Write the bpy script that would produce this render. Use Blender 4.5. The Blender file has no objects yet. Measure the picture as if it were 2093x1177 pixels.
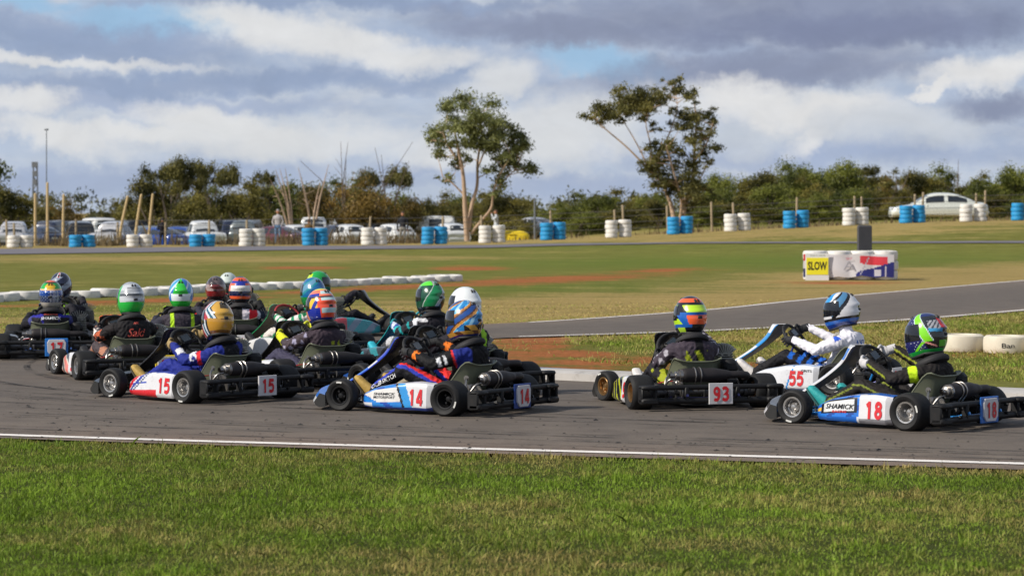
import bpy, bmesh, math, random
import numpy as np
from mathutils import Vector, Matrix
from mathutils.bvhtree import BVHTree

random.seed(7)
rng = np.random.default_rng(7)
scene = bpy.context.scene
COL = scene.collection
R = math.radians

# ---------------------------------------------------------------- camera
CAMH, FPX, YH, XC = 1.55, 5800.0, 435.0, 1046.5     # eye height, focal length and horizon in photo pixels
cam_d = bpy.data.cameras.new('camera')
cam_d.sensor_width = 36.0
cam_d.lens = FPX * 36.0 / 2093.0
cam_d.shift_y = -(588.5 - YH) / 2093.0
cam_d.clip_start, cam_d.clip_end = 0.5, 9000
cam_d.dof.use_dof = True
cam_d.dof.focus_distance = 22.5
cam_d.dof.aperture_fstop = 5.6
cam = bpy.data.objects.new('camera', cam_d)
cam.location = (0, 0, CAMH)
cam.rotation_euler = (R(90), 0, 0)
COL.objects.link(cam)
scene.camera = cam

scene.view_settings.view_transform = 'Standard'
scene.view_settings.look = 'None'
scene.view_settings.exposure = 0.0
scene.view_settings.gamma = 1.0
scene.cycles.use_denoising = True
scene.cycles.max_bounces = 6
scene.cycles.transparent_max_bounces = 8

# ---------------------------------------------------------------- sun
SUN_TO = Vector((-0.86, -0.40, 0.70)).normalized()
sun_d = bpy.data.lights.new('sun', 'SUN')
sun_d.energy = 5.0
sun_d.angle = R(0.6)
sun_d.color = (1.0, 0.93, 0.82)
sun = bpy.data.objects.new('sun', sun_d)
sun.rotation_euler = SUN_TO.to_track_quat('Z', 'Y').to_euler()
sun.location = (-20, -10, 20)
COL.objects.link(sun)

# ---------------------------------------------------------------- node helper
class NG:
    def __init__(self, tree):
        self.t = tree; self.n = tree.nodes; self.l = tree.links
    def new(self, kind, **kw):
        nd = self.n.new(kind)
        for k, v in kw.items(): setattr(nd, k, v)
        return nd
    def put(self, sock, v):
        if v is None: return
        if hasattr(v, 'is_output'): self.l.new(v, sock)
        else: sock.default_value = v
    def math(self, op, a, b=None, c=None, clamp=False):
        nd = self.new('ShaderNodeMath', operation=op, use_clamp=clamp)
        self.put(nd.inputs[0], a); self.put(nd.inputs[1], b); self.put(nd.inputs[2], c)
        return nd.outputs[0]
    def mix(self, f, a, b, blend='MIX'):
        nd = self.new('ShaderNodeMix', data_type='RGBA', blend_type=blend)
        self.put(nd.inputs[0], f)
        self.put(nd.inputs[6], a if hasattr(a, 'is_output') else (*a, 1) if len(a) == 3 else a)
        self.put(nd.inputs[7], b if hasattr(b, 'is_output') else (*b, 1) if len(b) == 3 else b)
        return nd.outputs[2]
    def noise(self, vec, scale, detail=4, rough=0.55, dist=0.0):
        nd = self.new('ShaderNodeTexNoise')
        if vec is not None: self.l.new(vec, nd.inputs['Vector'])
        nd.inputs['Scale'].default_value = scale; nd.inputs['Detail'].default_value = detail
        nd.inputs['Roughness'].default_value = rough; nd.inputs['Distortion'].default_value = dist
        return nd.outputs['Fac']
    def ss(self, x, a, b):
        nd = self.new('ShaderNodeMapRange', interpolation_type='SMOOTHSTEP')
        self.put(nd.inputs[0], x); self.put(nd.inputs[1], a); self.put(nd.inputs[2], b)
        return nd.outputs[0]
    def xyz(self, x, y, z):
        nd = self.new('ShaderNodeCombineXYZ')
        self.put(nd.inputs[0], x); self.put(nd.inputs[1], y); self.put(nd.inputs[2], z)
        return nd.outputs[0]

# ---------------------------------------------------------------- world: broken cloud over a pale blue sky
world = bpy.data.worlds.new('World')
scene.world = world
world.use_nodes = True
g = NG(world.node_tree)
g.n.clear()
tc = g.new('ShaderNodeTexCoord')
sep = g.new('ShaderNodeSeparateXYZ'); g.l.new(tc.outputs['Generated'], sep.inputs[0])
sx, sy, sz = sep.outputs
az = g.math('MULTIPLY', g.math('ARCTAN2', sx, sy), 5.8)
el = g.math('MULTIPLY', g.math('ARCSINE', sz), 5.8)
sky = g.new('ShaderNodeTexSky', sky_type='NISHITA')
sky.sun_disc = False
sky.sun_elevation = math.asin(SUN_TO.z)
sky.sun_rotation = math.atan2(SUN_TO.x, SUN_TO.y)
sky.air_density = 1.0; sky.dust_density = 0.6; sky.ozone_density = 1.2
p0 = g.xyz(az, el, 0.37)
w1 = g.math('SUBTRACT', g.noise(p0, 3.2, 6, 0.62), 0.5)
p1 = g.xyz(az, g.math('MULTIPLY', el, 1.0), 4.7)
w2 = g.math('SUBTRACT', g.noise(p1, 4.5, 6, 0.62), 0.5)
w3 = g.math('SUBTRACT', g.noise(g.xyz(az, el, 2.2), 13.0, 8, 0.62), 0.5)
w4 = g.math('SUBTRACT', g.noise(g.xyz(az, el, 9.2), 15.0, 8, 0.62), 0.5)
uu = g.math('MULTIPLY_ADD', w3, 0.09, g.math('MULTIPLY_ADD', w1, 0.32, az))
vv = g.math('MULTIPLY_ADD', w4, 0.055, g.math('MULTIPLY_ADD', w2, 0.12, el))
wisp = g.noise(g.xyz(az, g.math('MULTIPLY', el, 2.6), 5.3), 6.5, 9, 0.66, 0.6)
pn = g.xyz(g.math('MULTIPLY', az, 1.0), g.math('MULTIPLY', el, 3.4), 1.9)
big = g.noise(pn, 1.25, 7, 0.6, 0.3)
fine = g.noise(g.xyz(az, g.math('MULTIPLY', el, 2.3), 8.1), 5.5, 7, 0.62, 0.2)

def C10(r, gg, b):                      # display colour -> radiance before the 0.1 background strength
    f = lambda c: (((c / 255 + 0.055) / 1.055) ** 2.4) * 10
    return (f(r), f(gg), f(b))

def blob(px, py, rx, ry, tilt=0.0, soft=0.95):
    u0, v0 = (px - 1046.5) / 1000.0, (435 - py) / 1000.0
    du = g.math('SUBTRACT', uu, u0); dv = g.math('SUBTRACT', vv, v0)
    dv = g.math('MULTIPLY_ADD', du, tilt, dv)
    a = g.math('MULTIPLY', du, 1000.0 / rx); b = g.math('MULTIPLY', dv, 1000.0 / ry)
    q = g.math('ADD', g.math('MULTIPLY', a, a), g.math('MULTIPLY', b, b))
    q = g.math('ADD', q, g.math('MULTIPLY_ADD', wisp, 1.3, -0.65))
    return g.ss(q, 1.15 + soft, 0.95 - soft)

base = g.mix(g.ss(el, 0.0, 0.5), C10(184, 196, 214), C10(164, 180, 206))
base = g.mix(g.ss(el, 0.6, 4.0), base, sky.outputs[0])
base = g.mix(g.ss(big, 0.46, 0.66), base, C10(204, 210, 218))
base = g.mix(g.math('MULTIPLY', g.ss(big, 0.46, 0.30), 0.5), base, C10(150, 163, 190))
base = g.mix(g.math('MULTIPLY', g.ss(fine, 0.42, 0.78), 0.6), base, C10(214, 217, 221))
def layer(col, amt, *blobs):
    global base
    m = None
    for bb in blobs:
        k = blob(*bb)
        m = k if m is None else g.math('MAXIMUM', m, k)
    base = g.mix(g.math('MULTIPLY', m, amt), base, col)
layer(C10(152, 190, 222), 0.85, (300, 45, 150, 26, 0.1), (1225, 130, 120, 30, 0.2), (70, 10, 120, 22))
layer(C10(144, 161, 191), 0.85, (170, 85, 330, 38, 0.1), (420, 172, 560, 24, -0.02), (700, 10, 420, 14))
layer(C10(158, 173, 202), 0.75, (250, 212, 420, 16, 0.02), (1180, 372, 330, 28), (230, 375, 420, 32, -0.05), (820, 350, 70, 16), (1650, 315, 420, 32))
layer(C10(222, 223, 224), 0.95, (600, 70, 220, 34, 0.15), (760, 100, 190, 32, 0.1), (480, 48, 120, 18, 0.1), (150, 127, 230, 10, 0.05, 1.3),
      (40, 205, 90, 30, -0.05), (130, 280, 130, 30, 0.25), (440, 252, 140, 34, 0.2), (330, 275, 180, 24))
layer(C10(218, 220, 222), 0.85, (1120, 262, 170, 66, -0.1), (1010, 165, 70, 34, -0.3), (905, 315, 150, 34), (560, 290, 280, 36), (980, 255, 120, 40))
layer(C10(138, 147, 172), 0.93, (1660, 40, 560, 66), (1560, 150, 330, 38, -0.06), (2050, 215, 130, 28), (1180, 66, 300, 34, 0.1))
layer(C10(124, 133, 162), 0.75, (1740, 72, 330, 36))
layer(C10(226, 226, 226), 0.95, (1610, 224, 290, 42, 0.08), (1500, 205, 160, 36), (2030, 150, 140, 28, -0.1), (1700, 265, 60, 40, -0.5), (1900, 180, 60, 12, -0.4))
layer(C10(196, 203, 213), 0.75, (1860, 262, 180, 44), (1500, 285, 140, 34))
tex = g.math('MULTIPLY_ADD', g.noise(g.xyz(az, g.math('MULTIPLY', el, 1.7), 3.3), 7.0, 8, 0.6, 0.5), 0.30, 0.855)
tk = g.new('ShaderNodeCombineColor'); [g.l.new(tex, tk.inputs[i]) for i in range(3)]
base = g.mix(1.0, base, tk.outputs[0], 'MULTIPLY')
hz = g.mix(g.ss(el, 0.06, -0.02), base, C10(178, 190, 210))
bg = g.new('ShaderNodeBackground'); g.put(bg.inputs[0], hz); bg.inputs[1].default_value = 0.1
wo = g.new('ShaderNodeOutputWorld'); g.l.new(bg.outputs[0], wo.inputs[0])

# ---------------------------------------------------------------- pixel to place
_HX = [-60, -22.6, -14.2, -9, -3.55, -.93, 1.87, 4.87, 7.7, 10.3, 13, 15.7, 18.3, 21.1, 23.6, 40, 80]
_HZ = [-.05, -.05, 0, .05, .11, .17, .31, .42, .58, .72, .855, .99, 1.10, 1.16, 1.22, 1.30, 1.3]
def terrain(x, y):
    x = np.asarray(x, float); y = np.asarray(y, float)
    t = np.clip((y - 98) / 34.0, 0, 1); t = t * t * (3 - 2 * t)
    k = np.clip(np.maximum(y, 1) / 130.0, 1, 1.6)
    z = np.interp(x / k, _HX, _HZ) * t
    far = np.clip((y - 260) / 400.0, 0, 1)
    t2 = np.clip((y - 138) / 22.0, 0, 1); t2 = t2 * t2 * (3 - 2 * t2)
    dip = np.clip((6 - x / k) / 8.0, 0, 1) * np.clip((420 - y) / 160., 0, 1)
    return z * (1 - far) - 0.72 * t2 * dip
def ppm(d): return FPX / d                       # pixels per metre at a distance
def X_at(px, d): return (px - XC) * d / FPX
def Z_at(py, d): return CAMH - (py - YH) * d / FPX
def gp(px, py):                                  # flat ground seen at a photo pixel
    d = FPX * CAMH / (py - YH)
    return X_at(px, d), d
def gpt(px, py, d0=85, d1=400):                  # same on the rising ground beyond the infield
    d = np.linspace(d0, d1, 4000)
    x = X_at(px, d)
    yy = YH + (CAMH - terrain(x, d)) * FPX / d
    i = int(np.argmax(yy <= py))
    return float(x[i]), float(d[i])
def to_px(x, y, z=0): return XC + x * FPX / y, YH + (CAMH - z) * FPX / y
# ---------------------------------------------------------------- object helpers
def link(o, parent=None):
    COL.objects.link(o)
    if parent is not None: o.parent = parent
    return o
def tag(o, label=None, cat=None, group=None, kind=None):
    if label: o['label'] = label
    if cat: o['category'] = cat
    if group: o['group'] = group
    if kind: o['kind'] = kind
    return o
def empty(name, loc=(0, 0, 0), rz=0.0, parent=None):
    o = bpy.data.objects.new(name, None)
    o.location = loc; o.rotation_euler = (0, 0, rz); o.empty_display_size = 0.2
    return link(o, parent)
def obj(name, me, mat=None, parent=None, loc=None, rot=None, scale=None):
    o = bpy.data.objects.new(name, me)
    if mat is not None:
        mats = mat if isinstance(mat, (list, tuple)) else [mat]
        while len(me.materials) < len(mats): me.materials.append(None)
        for i, m in enumerate(mats):
            if me.materials[i] is None: me.materials[i] = m
            elif me.materials[i] != m:
                o.material_slots[i].link = 'OBJECT'; o.material_slots[i].material = m
    if loc is not None: o.location = loc
    if rot is not None: o.rotation_euler = rot
    if scale is not None: o.scale = scale
    return link(o, parent)
def copy_tree(o, parent=None):
    c = o.copy(); COL.objects.link(c); c.parent = parent
    for ch in list(o.children): copy_tree(ch, c)
    return c

# ---------------------------------------------------------------- mesh helpers
class MB:
    def __init__(self):
        self.V = []; self.F = []; self.C = []; self.n = 0
    def add(self, vf, col=(1, 1, 1), M=None):
        V, F = vf
        V = np.asarray(V, float).reshape(-1, 3)
        if M is not None:
            M = np.array(M); V = V @ M[:3, :3].T + M[:3, 3]
        self.V.append(V)
        self.F.extend([tuple(i + self.n for i in f) for f in F])
        if callable(col):
            for f in F: self.C.append(col(V[list(f)].mean(0)))
        elif isinstance(col, (list, np.ndarray)) and len(col) == len(F) and np.ndim(col) == 2: self.C.extend([tuple(c) for c in col])
        else: self.C.extend([tuple(col)] * len(F))
        self.n += len(V)
        return self
    def verts(self): return np.concatenate(self.V) if self.V else np.zeros((0, 3))
    def mesh(self, name, smooth=35, fix=True, colour=False):
        me = bpy.data.meshes.new(name)
        me.from_pydata(self.verts().tolist(), [], self.F)
        if colour:
            at = me.color_attributes.new('Col', 'FLOAT_COLOR', 'CORNER')
            cnt = np.array([len(f) for f in self.F])
            cc = np.repeat(np.c_[np.array(self.C), np.ones(len(self.C))], cnt, axis=0)
            at.data.foreach_set('color', cc.astype(np.float32).ravel())
        if fix:
            bm = bmesh.new(); bm.from_mesh(me)
            bmesh.ops.recalc_face_normals(bm, faces=bm.faces); bm.to_mesh(me); bm.free()
        if smooth:
            me.polygons.foreach_set('use_smooth', [True] * len(me.polygons))
            me.set_sharp_from_angle(angle=R(smooth))
        me.update()
        return me
    def bvh(self): return BVHTree.FromPolygons([Vector(v) for v in self.verts()], self.F)

def quads_mesh(name, V, cols=None, k=4, smooth=False):
    """Many free-standing faces of k corners: V is (n*k,3), cols is (n,3)."""
    n = len(V) // k
    me = bpy.data.meshes.new(name)
    me.vertices.add(n * k); me.vertices.foreach_set('co', np.asarray(V, np.float32).ravel())
    me.loops.add(n * k); me.loops.foreach_set('vertex_index', np.arange(n * k, dtype=np.int32))
    me.polygons.add(n); me.polygons.foreach_set('loop_start', np.arange(0, n * k, k, dtype=np.int32))
    me.update(calc_edges=True)
    if cols is not None:
        at = me.color_attributes.new('Col', 'FLOAT_COLOR', 'CORNER')
        cc = np.repeat(np.c_[cols, np.ones(n)], k, axis=0)
        at.data.foreach_set('color', cc.astype(np.float32).ravel())
    if smooth: me.polygons.foreach_set('use_smooth', [True] * n)
    return me

def smooth_path(P, n=60, closed=False):
    P = np.asarray(P, float); k = len(P)
    out = []
    segs = k if closed else k - 1
    for i in range(segs):
        if closed: p0, p1, p2, p3 = P[(i - 1) % k], P[i], P[(i + 1) % k], P[(i + 2) % k]
        else: p0, p1, p2, p3 = P[max(i - 1, 0)], P[i], P[i + 1], P[min(i + 2, k - 1)]
        m = max(2, n // segs)
        for j in range(m):
            t = j / m
            out.append(0.5 * ((2 * p1) + (-p0 + p2) * t + (2 * p0 - 5 * p1 + 4 * p2 - p3) * t * t + (-p0 + 3 * p1 - 3 * p2 + p3) * t ** 3))
    if not closed: out.append(P[-1])
    return np.array(out)
def resample(P, n):
    P = np.asarray(P, float)
    s = np.r_[0, np.cumsum(np.linalg.norm(np.diff(P, axis=0), axis=1))]
    t = np.linspace(0, s[-1], n)
    return np.stack([np.interp(t, s, P[:, i]) for i in range(P.shape[1])], 1)

def grid_faces(a, b, wrap=False):
    F = []
    bb = b if wrap else b - 1
    for i in range(a - 1):
        for j in range(bb):
            j2 = (j + 1) % b
            F.append((i * b + j, i * b + j2, (i + 1) * b + j2, (i + 1) * b + j))
    return F
def grid(P, wrap=False, caps=False):
    P = np.asarray(P, float); a, b = P.shape[:2]
    F = grid_faces(a, b, wrap)
    if caps: F += [tuple(range(b - 1, -1, -1)), tuple((a - 1) * b + j for j in range(b))]
    return P.reshape(-1, 3), F
def tube(pts, r, n=8, caps=True, closed=False):
    P = np.asarray(pts, float); k = len(P)
    r = np.full(k, r) if np.isscalar(r) else np.asarray(r, float)
    if closed: T = np.roll(P, -1, 0) - np.roll(P, 1, 0)
    else: T = np.gradient(P, axis=0)
    T /= np.linalg.norm(T, axis=1)[:, None] + 1e-12
    up = np.array([0, 0, 1.0]) if abs(T[0][2]) < 0.9 else np.array([1.0, 0, 0])
    u = np.cross(T[0], up); u /= np.linalg.norm(u)
    a = np.linspace(0, 2 * np.pi, n, endpoint=False)
    rings = []
    for i in range(k):
        u = u - T[i] * np.dot(u, T[i]); u /= np.linalg.norm(u) + 1e-12
        v = np.cross(T[i], u)
        rings.append(P[i] + r[i] * (np.cos(a)[:, None] * u + np.sin(a)[:, None] * v))
    V = np.array(rings).reshape(-1, 3)
    F = grid_faces(k, n, True)
    if closed: F += [((k - 1) * n + j, (k - 1) * n + (j + 1) % n, (j + 1) % n, j) for j in range(n)]
    elif caps: F += [tuple(range(n - 1, -1, -1)), tuple((k - 1) * n + j for j in range(n))]
    return V, F
def lathe(prof, axis='x', n=24, c=(0, 0, 0), cap=False):
    a = np.linspace(0, 2 * np.pi, n, endpoint=False)
    rows = []
    for r, h in prof:
        x, y = r * np.cos(a), r * np.sin(a); hh = np.full(n, h)
        rows.append(np.stack({'x': (hh, x, y), 'y': (x, hh, y), 'z': (x, y, hh)}[axis], 1))
    return grid(np.array(rows) + np.array(c), True, cap)
def cbox(c, s, ch=0.008, M=None):
    h = np.array(s, float) / 2; ch = min(ch, h.min() * 0.9)
    idx = {}; V = []
    for sx_ in (-1, 1):
        for sy_ in (-1, 1):
            for sz_ in (-1, 1):
                for ax in range(3):
                    p = np.array([sx_, sy_, sz_]) * (h - ch); p[ax] = (sx_, sy_, sz_)[ax] * h[ax]
                    idx[(sx_, sy_, sz_, ax)] = len(V); V.append(p)
    F = []
    for ax in range(3):
        o = [a for a in range(3) if a != ax]
        for s_ in (-1, 1):
            q = []
            for (a, b) in ((-1, -1), (1, -1), (1, 1), (-1, 1)):
                k = [0, 0, 0]; k[ax] = s_; k[o[0]] = a; k[o[1]] = b
                q.append(idx[(*k, ax)])
            F.append(tuple(q))
    for ax in range(3):                      # edges running along ax
        o = [a for a in range(3) if a != ax]
        for a in (-1, 1):
            for b in (-1, 1):
                k0 = [0, 0, 0]; k0[o[0]] = a; k0[o[1]] = b; k1 = list(k0); k0[ax] = -1; k1[ax] = 1
                F.append((idx[(*k0, o[0])], idx[(*k1, o[0])], idx[(*k1, o[1])], idx[(*k0, o[1])]))
    for sx_ in (-1, 1):
        for sy_ in (-1, 1):
            for sz_ in (-1, 1): F.append(tuple(idx[(sx_, sy_, sz_, a)] for a in range(3)))
    V = np.array(V)
    if M is not None: V = V @ np.array(M)[:3, :3].T
    return V + np.array(c, float), F
def ball(c, r, n=10, m=8):
    r = np.array([r] * 3) if np.isscalar(r) else np.array(r)
    rows = []
    for i in range(m + 1):
        t = math.pi * i / m; t = min(max(t, 0.02), math.pi - 0.02)
        a = np.linspace(0, 2 * np.pi, n, endpoint=False)
        rows.append(np.stack([np.sin(t) * np.cos(a) * r[0], np.sin(t) * np.sin(a) * r[1], np.full(n, np.cos(t) * r[2])], 1))
    return grid(np.array(rows) + np.array(c), True, True)
def rings_loft(rings, caps=True): return grid(np.array(rings), True, caps)
def ell(c, rx, ry, n=20, nx=(1, 0, 0), ny=(0, 1, 0), pw=2.0):
    a = np.linspace(0, 2 * np.pi, n, endpoint=False)
    ca = np.sign(np.cos(a)) * np.abs(np.cos(a)) ** (2 / pw); sa = np.sign(np.sin(a)) * np.abs(np.sin(a)) ** (2 / pw)
    return np.array(c) + rx * ca[:, None] * np.array(nx) + ry * sa[:, None] * np.array(ny)

# ---------------------------------------------------------------- lettering
_tx = {}
def text_vf(txt, bold=0.0, shear=0.0, spacing=1.0):
    key = (txt, bold, shear, spacing)
    if key not in _tx:
        cu = bpy.data.curves.new('lettering', 'FONT')
        cu.body = txt; cu.align_x = 'CENTER'; cu.align_y = 'CENTER'; cu.size = 1.0
        cu.offset = bold; cu.shear = shear; cu.space_character = spacing; cu.fill_mode = 'FRONT'; cu.resolution_u = 2
        ob = bpy.data.objects.new('lettering', cu); COL.objects.link(ob)
        bpy.context.view_layer.update()
        dg = bpy.context.evaluated_depsgraph_get()
        me = bpy.data.meshes.new_from_object(ob.evaluated_get(dg))
        V = np.array([v.co[:] for v in me.vertices]); F = [tuple(p.vertices) for p in me.polygons]
        V[:, :2] -= (V[:, :2].max(0) + V[:, :2].min(0)) / 2
        V[:, 0] /= np.ptp(V[:, 0]); V[:, 1] /= np.ptp(V[:, 1])
        bpy.data.objects.remove(ob); bpy.data.curves.remove(cu); bpy.data.meshes.remove(me)
        _tx[key] = (V, F)
    return _tx[key]
def lettering(name, txt, w, h, c, xd, yd, mat, parent, bvh=None, off=0.004, bold=0.0, shear=0.0, spacing=1.0):
    V, F = text_vf(txt, bold, shear, spacing)
    c = Vector(c); xd = Vector(xd).normalized(); yd = Vector(yd).normalized(); nd = xd.cross(yd).normalized()
    out = []
    for v in V:
        p = c + xd * (v[0] * w) + yd * (v[1] * h)
        if bvh is not None:
            hit = bvh.ray_cast(p + nd * 0.22, -nd, 0.6)
            if hit[0] is not None: p = hit[0]
        out.append(p + nd * off)
    me = bpy.data.meshes.new(name); me.from_pydata([tuple(p) for p in out], [], F); me.update()
    return obj(name, me, mat, parent)

# ---------------------------------------------------------------- materials
_m = {}
def S(r, gg, b):                                  # display colour to linear
    f = lambda c: c / 255 / 12.92 if c < 10.3 else ((c / 255 + 0.055) / 1.055) ** 2.4
    return (f(r), f(gg), f(b))
def mat(name, col=(.5, .5, .5), rough=0.5, metal=0.0, attr=False, var=0.12, nscale=6.0, bump=0.0, bscale=60.0, coat=0.0, spec=0.5, dirt=0.0, trans=0.0):
    if name in _m: return _m[name]
    m = bpy.data.materials.new(name); m.use_nodes = True
    q = NG(m.node_tree); bs = q.n['Principled BSDF']
    t = q.new('ShaderNodeTexCoord').outputs['Object']
    if attr:
        an = q.new('ShaderNodeAttribute'); an.attribute_name = 'Col'; src = an.outputs['Color']
    else:
        src = q.new('ShaderNodeRGB'); src.outputs[0].default_value = (*col, 1); src = src.outputs[0]
    n1 = q.noise(t, nscale, 5, 0.6)
    k = q.math('MULTIPLY_ADD', n1, var * 2, 1 - var)
    kk = q.new('ShaderNodeCombineColor'); [q.l.new(k, kk.inputs[i]) for i in range(3)]
    c = q.mix(1.0, src, kk.outputs[0], 'MULTIPLY')
    if dirt:
        dn = q.ss(q.noise(t, nscale * 2.3, 7, 0.7), 0.52, 0.75)
        c = q.mix(q.math('MULTIPLY', dn, dirt), c, (0.06, 0.045, 0.035))
    q.put(bs.inputs['Base Color'], c)
    rn = q.math('MULTIPLY_ADD', q.noise(t, nscale * 1.7, 4), 0.3, rough - 0.15, clamp=True)
    q.put(bs.inputs['Roughness'], rn)
    bs.inputs['Metallic'].default_value = metal
    bs.inputs['Specular IOR Level'].default_value = spec
    bs.inputs['Coat Weight'].default_value = coat; bs.inputs['Coat Roughness'].default_value = 0.08
    if bump:
        b = q.new('ShaderNodeBump'); b.inputs['Strength'].default_value = bump; b.inputs['Distance'].default_value = 0.01
        q.l.new(q.noise(t, bscale, 4, 0.6), b.inputs['Height']); q.l.new(b.outputs[0], bs.inputs['Normal'])
    if trans:
        out = q.n['Material Output']
        tr = q.new('ShaderNodeBsdfTranslucent'); q.put(tr.inputs[0], c)
        mx = q.new('ShaderNodeMixShader'); mx.inputs[0].default_value = trans
        q.l.new(bs.outputs[0], mx.inputs[1]); q.l.new(tr.outputs[0], mx.inputs[2]); q.l.new(mx.outputs[0], out.inputs[0])
    _m[name] = m
    return m
def glass(name, col=(0.02, 0.025, 0.03), rough=0.05):
    if name in _m: return _m[name]
    m = mat(name, col, 0.16, 0.0, var=0.05, coat=0.6, spec=0.8)
    return m
# ================================================================ the track and the ground
OUT = [(34, 5.2), (20, 10.9), (9, 14.9), (3.08, 17.06), (-3.5, 19.46), (-6.8, 21.2), (-9.2, 24.2), (-10.2, 28), (-9.9, 32), (-8.2, 35.0), (-5.5, 36.9),
       (-1.87, 38.3), (-.3, 39.5), (1.1, 41.6), (3.17, 45.6), (5.44, 51.2), (11.76, 65.2), (20, 83), (30, 104)]
INN = [(34, 8), (18, 14.5), (9, 20.9), (4.44, 24.6), (.9, 27.4), (.35, 27.9), (-.3, 28.9), (-.75, 30.3), (-.95, 31.8), (-.85, 33.4), (-.22, 34.9),
       (.35, 35.3), (.95, 35.7), (1.8, 36.3), (2.77, 37.1), (5.19, 39.95), (8.03, 44.5), (15, 57), (27, 80)]
PO, PI_ = smooth_path(OUT, 360), smooth_path(INN, 360)
NS, NC = len(PO), 15
def bump_z(x, y): return terrain(x, y)

def axis(*parts):
    out = [parts[0][0]]
    for a, b, st in parts:
        n = max(1, int(round((b - a) / st))); out += list(np.linspace(a, b, n + 1)[1:])
    return np.array(out)
gx = axis((-3000, -600, 400), (-600, -120, 60), (-120, -40, 5), (-40, -16, 1), (-16, 16, .25), (16, 40, 1), (40, 120, 5), (120, 600, 60), (600, 3000, 400))
gy = axis((-400, -40, 60), (-40, 8, 6), (8, 70, .25), (70, 140, 1), (140, 300, 5), (300, 1000, 50), (1000, 6000, 500))
GX, GY = np.meshgrid(gx, gy)
def vnoise(x, y, sc, seed=0):                       # cheap smooth value noise
    r2 = np.random.default_rng(seed).random((64, 64))
    u, v = x / sc, y / sc; i, j = np.floor(u).astype(int), np.floor(v).astype(int)
    a, b = u - i, v - j; a, b = a * a * (3 - 2 * a), b * b * (3 - 2 * b)
    f = lambda p, q: r2[p % 64, q % 64]
    return (f(i, j) * (1 - a) + f(i + 1, j) * a) * (1 - b) + (f(i, j + 1) * (1 - a) + f(i + 1, j + 1) * a) * b
def sst(x, a, b):
    t = np.clip((x - a) / (b - a), 0, 1); return t * t * (3 - 2 * t)
def dist_line(x, y, P, step=4):
    d = np.full(np.shape(x), 1e9)
    for p in P[::step]: d = np.minimum(d, (x - p[0]) ** 2 + (y - p[1]) ** 2)
    return np.sqrt(d)
GZ = terrain(GX, GY) + np.where(GY < 95, (vnoise(GX, GY, 1.7, 1) - .5) * 0.012, 0)
# the sealed surface lies on level ground: keep the soil just under it
def inside(x, y, poly):
    c = np.zeros(np.shape(x), bool); n = len(poly)
    for i in range(n):
        x1, y1 = poly[i]; x2, y2 = poly[(i + 1) % n]
        if y1 == y2: continue
        m = ((y1 > y) != (y2 > y)) & (x < (x2 - x1) * (y - y1) / (y2 - y1) + x1)
        c ^= m
    return c
TRACK_POLY = np.r_[PO[::3], PI_[::-3]]
on_track = inside(GX, GY, TRACK_POLY)
dO, dI = dist_line(GX, GY, PO), dist_line(GX, GY, PI_)
edge = np.minimum(dO, dI)
GZ = np.where(on_track, -0.03 * sst(edge, 0, .3) - .004 + terrain(GX, GY), GZ)
GZ = np.where((~on_track) & (GY < 95), GZ * sst(edge, .1, .6) + .0, GZ)

PXX, PYY = to_px(GX, np.maximum(GY, 3), GZ)
def gauss(px, py, rx, ry, tilt=0):
    du = (PXX - px) / rx; dv = (PYY - py - tilt * (PXX - px)) / ry
    return np.exp(-(du * du + dv * dv))
front = GY > 3
dirt = np.zeros_like(GX)
for a in [(1120, 572, 320, 10, -.045), (960, 549, 100, 6, 0), (760, 590, 260, 7, -.045), (1350, 553, 110, 5, -.03), (300, 615, 330, 6, -.035), (620, 548, 120, 4, 0),
          (1090, 702, 120, 26, 0), (1190, 724, 170, 15, .1), (1290, 738, 130, 9, .1), (1480, 742, 330, 9, .06), (1330, 690, 120, 5, 0), (1720, 578, 150, 4, 0), (1970, 727, 140, 5, .02)]:
    dirt = np.maximum(dirt, gauss(*a) * front)
dirt = np.maximum(dirt, .75 * sst(dI, 2.3, 1.2) * (~on_track) * (GX < 4.2) * (GX > -1.2) * (GY < 32) * (GY > 22) * inside(GX, GY, np.r_[PI_[::2], [(40, 60)]]))
dry = sst(dO, 11, 2.5) * (GY > 34) * (~on_track)
dry = np.maximum(dry, .75 * gauss(500, 530, 900, 10, 0)); dry = np.maximum(dry, .8 * gauss(1500, 480, 700, 16, -.03)); dry = np.maximum(dry, .6 * gauss(1500, 612, 600, 18, -.02))
dry = np.maximum(dry, .8 * sst(GY, 118, 126) * sst(GY, 170, 140)); dry = np.maximum(dry, .9 * sst(GY, 230, 300))
dry = np.maximum(dry, .75 * sst(dO, .8, .05) * (GY < 22))
lush = np.maximum.reduce([gauss(1500, 535, 700, 16, -.01), .8 * gauss(1200, 590, 450, 14, 0), .8 * gauss(1900, 660, 350, 16, .02), .6 * gauss(1750, 740, 300, 14), 1.0 * (GY < 17.5), .5 * gauss(1250, 505, 400, 5)]) * front
gm = bpy.data.meshes.new('ground')
Vg = np.stack([GX, GY, GZ], -1).reshape(-1, 3)
gm.from_pydata(Vg.tolist(), [], grid_faces(len(gy), len(gx)))
for nm, arr in (('dirt', dirt), ('dry', dry), ('lush', lush)):
    a = gm.attributes.new(nm, 'FLOAT', 'POINT'); a.data.foreach_set('value', arr.astype(np.float32).ravel())
gm.polygons.foreach_set('use_smooth', [True] * len(gm.polygons))

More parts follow.
